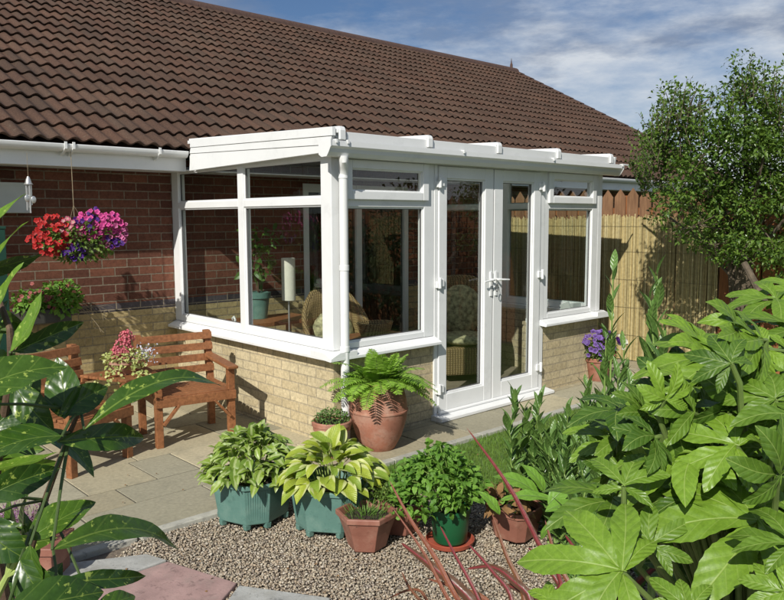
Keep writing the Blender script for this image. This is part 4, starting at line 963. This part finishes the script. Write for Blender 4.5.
# swan ornament on the sill
q=at(231,319,0,.09); q=V((.10,q.y,.703)); b=MB(); b.blob(q+V((0,.0,.03)),.025,.045,.028,14,8); b.tube([q+V((0,-.035,.04)),q+V((0,-.055,.075)),q+V((0,-.035,.10)),q+V((0,-.01,.085)),q+V((0,-.012,.065))],[.012,.010,.010,.010,.006],8)
tag(b.build('swan_ornament',M['ceramic'],None,smooth=True),'small white ceramic swan on the inner sill of the side window','ornament')
q=V((.10,q.y+.10,.703)); b=MB(); b.blob(q+V((0,0,.02)),.018,.030,.020,12,8); b.blob(q+V((0,-.028,.042)),.012,.014,.012,10,6)
tag(b.build('bird_ornament',M['ceramic'],None,smooth=True),'tiny white bird ornament left of the swan on the sill','ornament')
# frame and box on right sill
q=at(572,300,1,.09); b=MB(); b.bar(V((q.x-.06,.10,.703)),V((q.x-.06,.14,.80)),.11,.012,V((1,0,0))); b.box(q.x+.02,q.x+.16,.09,.13,.703,.79)
o=b.build('picture_frame',M['whitewood'],None); tag(o,'small picture frames standing on the sill of the right window','picture frame')

# ------------------------------------------------------------------ tree
c=V((3.86,-1.27,0)); tree=thing('garden_tree',c,'leafy green tree overhanging the bamboo screen at the right','tree')
tr=MB(); lf=MB()
clumps=[]
def grow(p,d,L,r,depth):
    pts=[p]; rr=[r]; n=6
    for k in range(n):
        d=(d+rdir()*.16+V((0,0,.05))).normalized(); pts.append(pts[-1]+d*L/n); rr.append(r*(1-.55*(k+1)/n))
    tr.tube(pts,rr,7 if depth<2 else 5)
    if depth>=2: clumps.append((pts,d))
    if depth<3:
        for k in range(3 if depth<2 else 3):
            i=random.choice((3,4,5,6)); nd=(d+rdir()*.85).normalized(); grow(pts[i],nd,L*random.uniform(.55,.75),rr[i]*.65,depth+1)
# main stems towards the crown
tgts=[at(675,125,0,3.7),at(640,170,0,3.9),at(745,95,0,3.8),at(765,150,0,3.5),at(710,180,0,3.9),at(690,230,0,4.0),at(780,110,0,3.7),at(800,200,0,3.6),at(740,215,0,3.9),at(660,210,0,4.1)]
for i,g in enumerate(tgts):
    p=c+V((random.uniform(-.05,.05),random.uniform(-.05,.05),0)); m1=c*.85+g*.15; m1.z=g.z*.70; pts=[p,(p+m1)/2+V((.03,0,.05)),m1,(m1+g)/2,g]; tr.tube(pts,[.035,.03,.024,.016,.008],7)
# broken diagonal branch
tr.tube([pd(765,305,6.1),pd(756,285,6.2),pd(744,263,6.3)],[.035,.03,.026],8)
cl=[(700,150,.55,.50),(672,130,.38,.42),(655,165,.34,.32),(690,190,.45,.42),(660,205,.30,.26),(745,120,.42,.55),(760,170,.5,.5),(735,200,.5,.42),(715,245,.34,.22),(785,130,.4,.6),(800,200,.5,.55),(770,235,.45,.3),(680,112,.26,.25),(752,95,.20,.26),(738,100,.18,.22),(690,112,.22,.2),(775,100,.25,.3),(770,150,.4,.4),(745,165,.45,.4),(712,165,.35,.4),(725,230,.4,.3),(760,225,.45,.35),(700,200,.35,.35),(690,225,.30,.16),(740,250,.3,.2),(648,145,.18,.18),(641,178,.18,.18),(790,265,.35,.22)]
for u,v,rx,rz in cl:
    if u<670: u+=20; rx*=.75
    elif u<705: u+=8
    q=pd(u,v,random.uniform(6.5,7.1)); n=int(1500*rx*rx/.16*rz/.4*.37)
    for _ in range(9):
        sc_=q+V((max(-.8,min(.8,random.gauss(0,.5)))*rx,max(-.8,min(.8,random.gauss(0,.5)))*rx*.8,max(-.8,min(.8,random.gauss(0,.5)))*rz)); cluster(lf,sc_,rx*.36,rx*.36,rz*.33,max(16,int(n/9*1.5)),.050,.5,nu=2,nv=2,shell=.05,up=.7)
        tr.tube([q,sc_],[.006,.003],4)
# upright twigs on the outline
for _ in range(190):
    u=random.choice([random.uniform(640,705),random.uniform(715,790),random.uniform(642,665)]); base_v={0:105}.get(0)
    prof=lambda u: np.interp(u,[628,645,660,680,700,716,735,745,760,784],[185,160,122,100,110,135,95,85,80,95])
    v=prof(u)+random.uniform(5,40); q=pd(u,v,random.uniform(6.4,7.1)); d=(V((random.uniform(-.5,.5),random.uniform(-.5,.5),1))-CR*(.35 if u<660 else 0)).normalized(); L=random.uniform(.14,.36); tr.tube([q,q+d*L],[.004,.0015],4)
    for k in range(16):
        s=q+d*L*(k/15); dd=(d*.6+rdir()).normalized(); l=random.uniform(.03,.05); lf.leaf_(s,s+dd*l,l*.48,rdir(.5),.1,.2,2,2)
tr.build('trunk',M['bark'],tree,smooth='auto'); lf.build('crown',M['l_tree'],tree,fixn=False)
# garden shrubs along the near part of the fence, outside the picture but mirrored in the glass
for i,(hx,hy,hr,hz) in enumerate([(3.9,-3.3,.62,2.1),(3.8,-4.7,.7,1.7),(3.7,-6.3,.8,2.3)]):
    t=thing('garden_shrub',(hx,hy,0),['tall dark shrub against the fence, nearest the garden tree','low dark shrub against the fence, middle of three','tallest dark shrub at the near end of the fence'][i],'shrub','shrubs along the fence')
    b=MB(); cluster(b,(hx,hy,hz*.58),hr,hr,hz*.46,2400,.09,.5,nu=2,shell=.2); b.build('crown',M['l_hedge'],t,fixn=False)
    b=MB(); b.tube([V((hx,hy,0)),V((hx,hy,hz*.8))],[.05,.02],8); b.build('trunk',M['bark'],t)

# ------------------------------------------------------------------ laurel shrubs
def stemplant(lf,sm,base,top,ll,n,fromu=.15,wob=.03,wd=.36,spread=1.0):
    base=V(base); top=V(top); pts=[]
    for k in range(9): pts.append(base+(top-base)*(k/8)+V((random.uniform(-wob,wob),random.uniform(-wob,wob),0))*(.5 if 0<k<8 else 0))
    sm.tube(pts,[.006*(1-.7*k/8)+.001 for k in range(9)],5)
    d=(top-base).normalized()
    for i in range(n):
        u=fromu+(1-fromu)*i/(n-1); s=u*8; k=min(7,int(s)); p=pts[k]+(pts[k+1]-pts[k])*(s-k); a=i*2.4
        h=V((math.cos(a),math.sin(a),0)); dd=(h*spread*(1.0-.45*u)+d*(.8+.5*u)+rdir()*.15).normalized(); l=ll*random.uniform(.75,1.15)*(1-.25*max(0,u-.8)/.2)
        lf.leaf_(p,p+dd*l,l*wd,(d-h*.6)+rdir()*.1,.06,.28,6,2,pw=.8)
def gz(u,v,depth): 
    p=pd(u,v,depth); return p
c=gr(590,490); t=thing('laurel_shrub',c,'low clump of upright narrow leaved laurel stems on the lawn edge','shrub')
lf=MB(); sm=MB()
for u,v,dp in [(514,396,4.0),(541,402,4.0),(533,425,4.1),(568,415,3.7),(585,400,3.8),(588,388,3.9),(553,440,3.8),(575,448,3.6),(600,430,3.5),(548,436,4.0),(530,430,4.2),(560,450,3.7),(566,462,3.5),(590,462,3.3),(610,470,3.3),(625,455,3.4),(596,482,3.1),(572,490,3.1),(590,440,3.7),(560,425,4.0),(605,445,3.7),(640,440,3.5),(524,412,4.1),(645,470,3.2),(535,440,4.1),(550,450,3.9),(572,425,3.8),(598,415,3.9),(583,445,3.6),(612,430,3.6),(628,440,3.5),(603,400,3.9),(565,445,4.0),(640,425,3.6),(652,445,3.4),(620,480,3.2),(582,470,3.0)]:
    tp=pd(u,v,dp); bs=V((tp.x+random.uniform(-.08,.08),tp.y+random.uniform(-.08,.08),-.01)); stemplant(lf,sm,bs,tp,random.uniform(.10,.13),int(12+tp.z*34),.08,.05,.30,1.25)
for u,v in [(605,500),(635,490),(575,470),(600,470),(630,465),(660,470)]:
    q=gr(u,v+8); q.z=.16; cluster(lf,q,.16,.16,.16,130,.075,.34,nu=5)
lf.build('foliage',M['l_laurel'],t,fixn=False); sm.build('stem',M['stem'],t)
c=gr(612,500); t=thing('tall_laurel',c,'tall thin laurel stem in front of the petunia pot','shrub')
lf=MB(); sm=MB()
for u,v,dp,uu in [(613,272,3.0,.4),(606,340,3.0,.3),(624,350,3.05,.3),(618,380,2.9,.3),(630,392,3.0,.3)]:
    tp=pd(u,v,dp); b0=pd(612,470,3.0); bs=V((b0.x+random.uniform(-.05,.05),b0.y+random.uniform(-.05,.05),-.01)); stemplant(lf,sm,bs,tp,.125,int(26*uu*2)+10,.2,.03,.28,1.15)
lf.build('foliage',M['l_laurel'],t,fixn=False); sm.build('stem',M['stem'],t)
c=gr(655,500); t=thing('young_laurel',c,'leafy laurel shoot against the bamboo screen, right of the tall stem','shrub')
lf=MB(); sm=MB()
for u,v,dp in [(657,276,2.9),(650,300,2.9),(664,330,2.8)]:
    tp=pd(u,v,dp); b0=pd(656,470,2.85); stemplant(lf,sm,V((b0.x,b0.y,-.01)),tp,.135,24,.3,.03,.30,1.15)
lf.build('foliage',M['l_laurel'],t,fixn=False); sm.build('stem',M['stem'],t)
# broad soft leaves (foxglove-like) behind the brown pot
c=gr(525,510); t=thing('broad_leaf_plant',c,'soft broad leaved green plant behind the withered pot','plant')
b=MB()
for (u0,v0,u1,v1,w_,dp) in [(540,497,492,474,.10,3.6),(545,492,520,462,.07,3.65),(552,500,500,498,.07,3.5),(548,505,575,480,.08,3.4),(500,515,478,490,.06,3.6),(545,512,585,505,.07,3.3),(560,520,540,540,.06,3.2),(552,515,600,520,.06,3.1)]:
    b.leaf_(pd(u0,v0,dp),pd(u1,v1,dp+.05),w_,V((-.2,-.3,1)),.12,.12,12,6,wavy=.02,rnd=.85,droop=.05)
b.build('foliage',M['l_bushy'],t,smooth=True,fixn=False)
# low ferny undergrowth
c=gr(640,540); t=thing('ground_cover',c,'','plant'); t['kind']='stuff'; t['label']='low green ground cover under the large leaved shrub'
b=MB(); 
for _ in range(34):
    u=random.uniform(600,800); v=random.uniform(430,560); q=gr(u,v+10); q.z=.05; cluster(b,q,.18,.18,.16,80,.05,.5,hemi=True,nu=3)
b.build('foliage',M['l_bushy'],t,fixn=False)

# ------------------------------------------------------------------ red flax
c=pd(500,660,2.6); c.z=0; c=V((c.x,c.y,0)); t=thing('red_flax',c,'red and pink sword leaved flax in the front of the gravel','plant')
b=MB(); b2=MB()
def blade(pts,w_,mbx,dp0=2.15,dp1=2.35):
    P=[pd(u,v,dp0+(dp1-dp0)*i/(len(pts)-1)) for i,(u,v) in enumerate(pts)]   # root..tip
    ref=V((-.5,-.55,.5)); n=18; m_=len(P)
    def sample(u):
        s=u*(m_-1); i=min(m_-2,int(s)); f=s-i
        p0=P[max(i-1,0)];p1=P[i];p2=P[i+1];p3=P[min(i+2,m_-1)]
        return .5*((2*p1)+(p2-p0)*f+(2*p0-5*p1+4*p2-p3)*f*f+(-p0+3*p1-3*p2+p3)*f**3)
    vs=[];lfv=[];r_=random.random(); tot=sum((P[i+1]-P[i]).length for i in range(m_-1))
    for i in range(n+1):
        u=i/n; p=sample(u); d=(sample(min(1,u+.02))-sample(max(0,u-.02))).normalized(); sd=d.cross(ref).normalized(); nn=sd.cross(d)
        w=.66*w_*(.75+.5*min(1,u*2.2))*max(0,(1-u)**.55)/1.1 if u<1 else 0
        for j in (-1,-.5,0,.5,1): vs.append(p+sd*(j*w/2)+nn*(abs(j)*w*.22)); lfv.append((u,j*w/2/tot*1.0*4,r_))
    mbx.add(vs,[(i*5+j,i*5+j+1,(i+1)*5+j+1,(i+1)*5+j) for i in range(n) for j in range(4)],leaf=lfv)
root=(505,665)
for pts,w_,k in [([root,(560,590),(537,541),(516,499),(497,469),(466,427)],.030,0),([root,(458,600),(437,561),(410,519),(389,480)],.028,1),
    ([root,(472,602),(431,566),(401,543)],.06,0),([root,(476,594),(455,555),(440,526)],.022,0),([root,(512,602),(491,570),(468,544)],.030,0),
    ([root,(524,602),(506,555),(492,514)],.030,1),([root,(530,605),(512,580),(492,567),(467,569)],.045,0),([root,(422,602),(401,571)],.018,1),
    ([root,(490,605),(455,588),(428,579)],.03,1),([root,(455,610),(425,555),(392,507)],.020,1),([root,(560,600),(540,560),(528,548)],.03,0),
    ([root,(590,600),(580,560),(565,535)],.04,0),([root,(545,610),(520,590),(500,585)],.05,0),([root,(620,600),(605,570),(600,545)],.04,0),
    ([root,(600,620),(640,580),(665,560)],.05,0),([root,(600,630),(680,590),(720,570)],.05,0),([root,(440,620),(418,590),(385,600)],.02,1),([root,(570,605),(556,560),(545,520)],.03,1)]:
    blade(pts,w_,b if k==0 else b2)
b.build('blades',M['l_phormium'],t,smooth=True,fixn=False); b2.build('olive_blades',M['l_olive'],t,smooth=True,fixn=False)

# ------------------------------------------------------------------ fatsia
TOC=(-CF).normalized(); UP=V((0,0,1))
c=pd(760,700,2.0); c=V((c.x,c.y,0)); fat=thing('large_leaf_shrub',c,'shrub with large glossy hand shaped leaves in the right foreground','shrub')
b=MB(); pt=MB(); tk=MB()
def fleaf(u,v,dp,ang,Rp,cam_=.7,up=.7,left=0.0,lobes=8,spread=270,tiltdp=0,rnd=None,droop=.22):
    cc=pd(u,v,dp); rr=Rp/FPX*dp; a=R(ang); mid=CR*math.cos(a)+CU*math.sin(a)+CF*tiltdp
    nrm=(TOC*cam_+UP*up-CR*left+rdir()*.16)
    b.palm(cc,nrm,mid,rr,lobes,spread,rnd,droop=droop)
    root=c+(V((cc.x,cc.y,0))-c)*.35; root.z=max(.15,cc.z*.45)
    back=cc-mid.normalized()*rr*.35-nrm.normalized()*rr*.25
    pt.tube([root,(root+back)/2+V((0,0,.05)),back,cc],[.009,.007,.006,.005],8)
    tk.tube([c,(c+root)/2+V((random.uniform(-.05,.05),0,0)),root],[.022,.018,.011],8)
FL=[ # u,v,depth,angle of middle lobe,R px, cam, up, left
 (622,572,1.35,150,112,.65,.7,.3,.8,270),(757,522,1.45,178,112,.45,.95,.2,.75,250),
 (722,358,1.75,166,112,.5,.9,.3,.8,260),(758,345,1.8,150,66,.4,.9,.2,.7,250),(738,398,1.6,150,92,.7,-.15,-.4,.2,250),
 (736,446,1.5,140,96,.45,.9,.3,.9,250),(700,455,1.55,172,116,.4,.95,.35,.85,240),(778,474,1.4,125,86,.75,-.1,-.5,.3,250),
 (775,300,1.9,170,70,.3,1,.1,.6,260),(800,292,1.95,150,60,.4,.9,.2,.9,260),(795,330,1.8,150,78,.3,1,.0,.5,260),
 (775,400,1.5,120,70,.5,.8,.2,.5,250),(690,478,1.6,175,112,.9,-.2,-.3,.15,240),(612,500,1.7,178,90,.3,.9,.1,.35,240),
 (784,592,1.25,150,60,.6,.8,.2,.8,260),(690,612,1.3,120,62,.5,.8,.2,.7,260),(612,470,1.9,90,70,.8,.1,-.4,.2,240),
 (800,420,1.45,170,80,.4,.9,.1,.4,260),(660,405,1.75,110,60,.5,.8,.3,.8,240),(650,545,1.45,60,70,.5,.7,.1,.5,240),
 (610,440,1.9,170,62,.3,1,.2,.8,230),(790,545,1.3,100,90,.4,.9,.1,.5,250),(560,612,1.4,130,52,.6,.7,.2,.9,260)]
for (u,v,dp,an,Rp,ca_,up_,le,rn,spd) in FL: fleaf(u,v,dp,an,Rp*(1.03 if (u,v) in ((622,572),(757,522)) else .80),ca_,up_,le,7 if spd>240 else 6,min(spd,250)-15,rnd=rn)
for _ in range(54):
    u=random.uniform(615,812); v=random.uniform(318 if u>700 else 385,500 if u<740 else 560); k=random.random()
    fleaf(u,v,random.uniform(1.45,1.95),random.uniform(80,215),random.uniform(40,66),random.uniform(.0,.9),random.uniform(-.1,1),random.uniform(-.7,.5),random.choice((5,6,7)),random.uniform(190,240),rnd=k,droop=random.uniform(.1,.5))
for _ in range(16):
    u=random.uniform(660,830); v=random.uniform(400,600)
    fleaf(u,v,random.uniform(1.9,2.5),random.uniform(100,200),random.uniform(70,95),.3,.9,.1,6,220,rnd=random.uniform(0,.5))
b.build('foliage',M['l_fatsia'],fat,smooth=True,fixn=False); pt.build('leaf_stalk',M['fatstalk'],fat,smooth='auto'); tk.build('trunk',M['bark'],fat,smooth='auto')

# ------------------------------------------------------------------ aucuba
c=pd(-20,760,1.25); c=V((c.x,c.y,0)); auc=thing('spotted_laurel',c,'glossy dark laurel with yellow spotted leaves in the left foreground','shrub')
b=MB(); sm=MB(); pe=MB()
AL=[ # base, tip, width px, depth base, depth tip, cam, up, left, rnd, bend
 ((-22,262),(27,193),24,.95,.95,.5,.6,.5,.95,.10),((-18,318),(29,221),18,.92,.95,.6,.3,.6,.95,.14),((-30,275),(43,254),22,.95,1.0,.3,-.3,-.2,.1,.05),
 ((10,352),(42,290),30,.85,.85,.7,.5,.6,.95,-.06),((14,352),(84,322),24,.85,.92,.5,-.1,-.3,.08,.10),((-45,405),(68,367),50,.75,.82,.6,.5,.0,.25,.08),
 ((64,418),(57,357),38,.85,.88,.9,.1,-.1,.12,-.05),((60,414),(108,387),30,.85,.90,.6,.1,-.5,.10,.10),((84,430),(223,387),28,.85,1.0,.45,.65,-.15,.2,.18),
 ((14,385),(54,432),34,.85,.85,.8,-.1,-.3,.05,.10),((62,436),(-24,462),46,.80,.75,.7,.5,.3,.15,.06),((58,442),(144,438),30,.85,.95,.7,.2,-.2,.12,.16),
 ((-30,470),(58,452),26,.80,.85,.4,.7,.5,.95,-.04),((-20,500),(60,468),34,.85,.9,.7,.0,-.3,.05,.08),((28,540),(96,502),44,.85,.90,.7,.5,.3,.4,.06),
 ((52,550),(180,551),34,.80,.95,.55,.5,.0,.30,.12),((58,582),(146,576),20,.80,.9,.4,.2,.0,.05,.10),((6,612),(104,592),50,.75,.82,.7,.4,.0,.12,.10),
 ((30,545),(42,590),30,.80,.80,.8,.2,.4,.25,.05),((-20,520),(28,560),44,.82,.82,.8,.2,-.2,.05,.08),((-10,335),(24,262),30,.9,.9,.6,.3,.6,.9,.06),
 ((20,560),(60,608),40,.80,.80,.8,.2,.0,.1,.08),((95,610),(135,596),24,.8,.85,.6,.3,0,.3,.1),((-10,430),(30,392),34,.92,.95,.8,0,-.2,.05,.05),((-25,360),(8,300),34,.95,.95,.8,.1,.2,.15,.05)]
nodes=[(pd(20,600,.95)),(pd(48,520,.93)),(pd(62,445,.9)),(pd(74,428,.9))]
stemA=[c,(c+pd(10,640,1.0))/2,pd(12,640,1.0),pd(22,580,.95),pd(45,500,.93),pd(70,432,.88),pd(80,410,.88)]
sm.tube(stemA,[.010,.008,.006,.005,.004,.003,.002],8)
stemB=[pd(12,640,1.0),pd(-10,520,.98),pd(0,440,.95),pd(12,370,.9),pd(10,330,.9),pd(-8,280,.95)]
sm.tube(stemB,[.009,.007,.006,.005,.004,.003],8)
allst=stemA[3:]+stemB[1:]
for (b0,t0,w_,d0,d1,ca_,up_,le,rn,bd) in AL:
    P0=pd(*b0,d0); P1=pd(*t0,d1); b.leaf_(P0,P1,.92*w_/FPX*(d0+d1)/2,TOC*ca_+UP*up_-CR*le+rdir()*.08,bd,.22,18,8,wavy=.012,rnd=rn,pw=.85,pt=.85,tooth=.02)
    ns=min(allst,key=lambda q:(q-P0).length); pe.tube([ns,(ns+P0)/2+V((0,0,.004)),P0],[.0022,.0018,.0015],6)
pf_=MB()
for e_ in ((35,562),(28,548),(12,545),(20,555)): pf_.tube([pd(-5,600,.85),pd(8,575,.84),pd(*e_,.82)],[.005,.0035,.002],7)
pf_.build('pale_shoot',M['petiole'],auc,smooth='auto')
# broad leaves filling the left edge
for _ in range(34):
    u=random.uniform(-75,-12); v=random.uniform(300,610); dp=random.uniform(.92,1.2); P0=pd(u,v,dp); a=random.uniform(-.5,1.5); P1=P0+(CR*math.cos(a)+CU*math.sin(a)*.8+CF*random.uniform(-.3,.3)).normalized()*random.uniform(.07,.125)
    b.leaf_(P0,P1,random.uniform(.034,.05),TOC*random.uniform(.2,.9)+UP*random.uniform(-.2,.8)-CR*random.uniform(-.3,.5),random.uniform(-.05,.14),.2,14,6,rnd=random.choice((random.uniform(0,.3),random.uniform(.3,1))),pw=.85)
    ns=min(allst,key=lambda q:(q-P0).length); pe.tube([ns,P0],.0012,5)
# darker leaves behind
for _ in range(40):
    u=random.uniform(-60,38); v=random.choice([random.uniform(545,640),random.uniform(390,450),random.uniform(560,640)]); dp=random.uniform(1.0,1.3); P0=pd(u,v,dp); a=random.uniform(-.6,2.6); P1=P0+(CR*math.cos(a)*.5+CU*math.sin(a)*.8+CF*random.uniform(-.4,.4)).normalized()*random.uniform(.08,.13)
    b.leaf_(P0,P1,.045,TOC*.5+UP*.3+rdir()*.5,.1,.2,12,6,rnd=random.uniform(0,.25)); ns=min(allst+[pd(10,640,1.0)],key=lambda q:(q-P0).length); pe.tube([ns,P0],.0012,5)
b.build('foliage',M['l_aucuba'],auc,smooth=True,fixn=False); sm.build('stem',M['brownstem'],auc,smooth='auto'); pe.build('leaf_stalk',M['darkstalk'],auc,smooth='auto')

# fallen leaves on gravel and paving
b=MB()
for _ in range(70):
    u=random.uniform(90,600); v=random.uniform(440,598); q=gr(u,v,.012 if v>520 else .008); 
    if q.x>.0 and q.y>-.1: continue
    d=V((random.gauss(0,1),random.gauss(0,1),.15)).normalized(); b.leaf_(q,q+d*random.uniform(.012,.028),.011,V((0,0,1))+rdir()*.4,.15,.2,4,2)
o=b.build('fallen_leaves',M['l_dry'],None,fixn=False); struct(o,'stuff','small dry fallen leaves scattered on gravel and paving','leaves')

# ------------------------------------------------------------------ sky, sun, camera
SUNV=V((1.0,.50,-.83)).normalized()      # direction light travels
el=math.asin(-SUNV.z); 
w=bpy.data.worlds.new('World'); bpy.context.scene.world=w; w.use_nodes=True; nt=w.node_tree; nt.nodes.clear()
out=N(nt,'ShaderNodeOutputWorld'); bg=N(nt,'ShaderNodeBackground'); sky=N(nt,'ShaderNodeTexSky',sky_type='NISHITA'); sky.sun_disc=False; sky.sun_elevation=el
to=-SUNV; sky.sun_rotation=math.atan2(to.x,to.y); sky.air_density=1.0; sky.dust_density=1.2; sky.ozone_density=1.5
tc=N(nt,'ShaderNodeTexCoord'); mp=N(nt,'ShaderNodeMapping'); mp.inputs['Scale'].default_value=(1,1,3.4); mp.inputs['Rotation'].default_value=(.10,.06,0); mp.inputs['Location'].default_value=(.35,.1,.2); nt.links.new(tc.outputs['Generated'],mp.inputs[0])
spz=N(nt,'ShaderNodeSeparateXYZ'); nt.links.new(tc.outputs['Generated'],spz.inputs[0])
n1=noise(nt,2.6,8,mp.outputs[0],.62); n2=noise(nt,4.2,7,mp.outputs[0],.6)
low=ramp(nt,spz.outputs[2],[(.10,(1,1,1)),(.30,(0,0,0))]).outputs[0]
f=ramp(nt,math_(nt,'ADD',n1.outputs[0],math_(nt,'MULTIPLY',low,.06)),[(.40,(0,0,0)),(.61,(1,1,1))]).outputs[0]
cc=ramp(nt,math_(nt,'ADD',n2.outputs[0],math_(nt,'MULTIPLY',low,.20)),[(.36,(3.4,4.3,6.2)),(.54,(5.2,6.2,8.2)),(.68,(13.5,14.2,15.0))]).outputs[0]
tint=mixc(nt,1.0,sky.outputs[0],(.92,1.13,1.42),'MULTIPLY')
colr=mixc(nt,math_(nt,'MULTIPLY',f,.88),tint,cc)
nt.links.new(colr,bg.inputs[0]); bg.inputs[1].default_value=.052; nt.links.new(bg.outputs[0],out.inputs[0])
sd=bpy.data.lights.new('sun','SUN'); sd.energy=5.0; sd.angle=R(.53); sd.color=(1,.955,.88); so=bpy.data.objects.new('sun',sd); C.objects.link(so); so.rotation_euler=SUNV.to_track_quat('-Z','Y').to_euler(); so.location=(-6,-4,8)
cd=bpy.data.cameras.new('camera'); co=bpy.data.objects.new('camera',cd); C.objects.link(co); cd.sensor_width=36; cd.sensor_fit='HORIZONTAL'; cd.lens=FPX/784*36; cd.clip_end=2000; cd.clip_start=.02
mt=Matrix((CR,CU,-CF)).transposed().to_4x4(); mt.translation=CAM; co.matrix_world=mt
sc=bpy.context.scene; sc.camera=co; sc.view_settings.view_transform='Standard'; sc.view_settings.look='None'; sc.view_settings.exposure=0; sc.view_settings.gamma=1
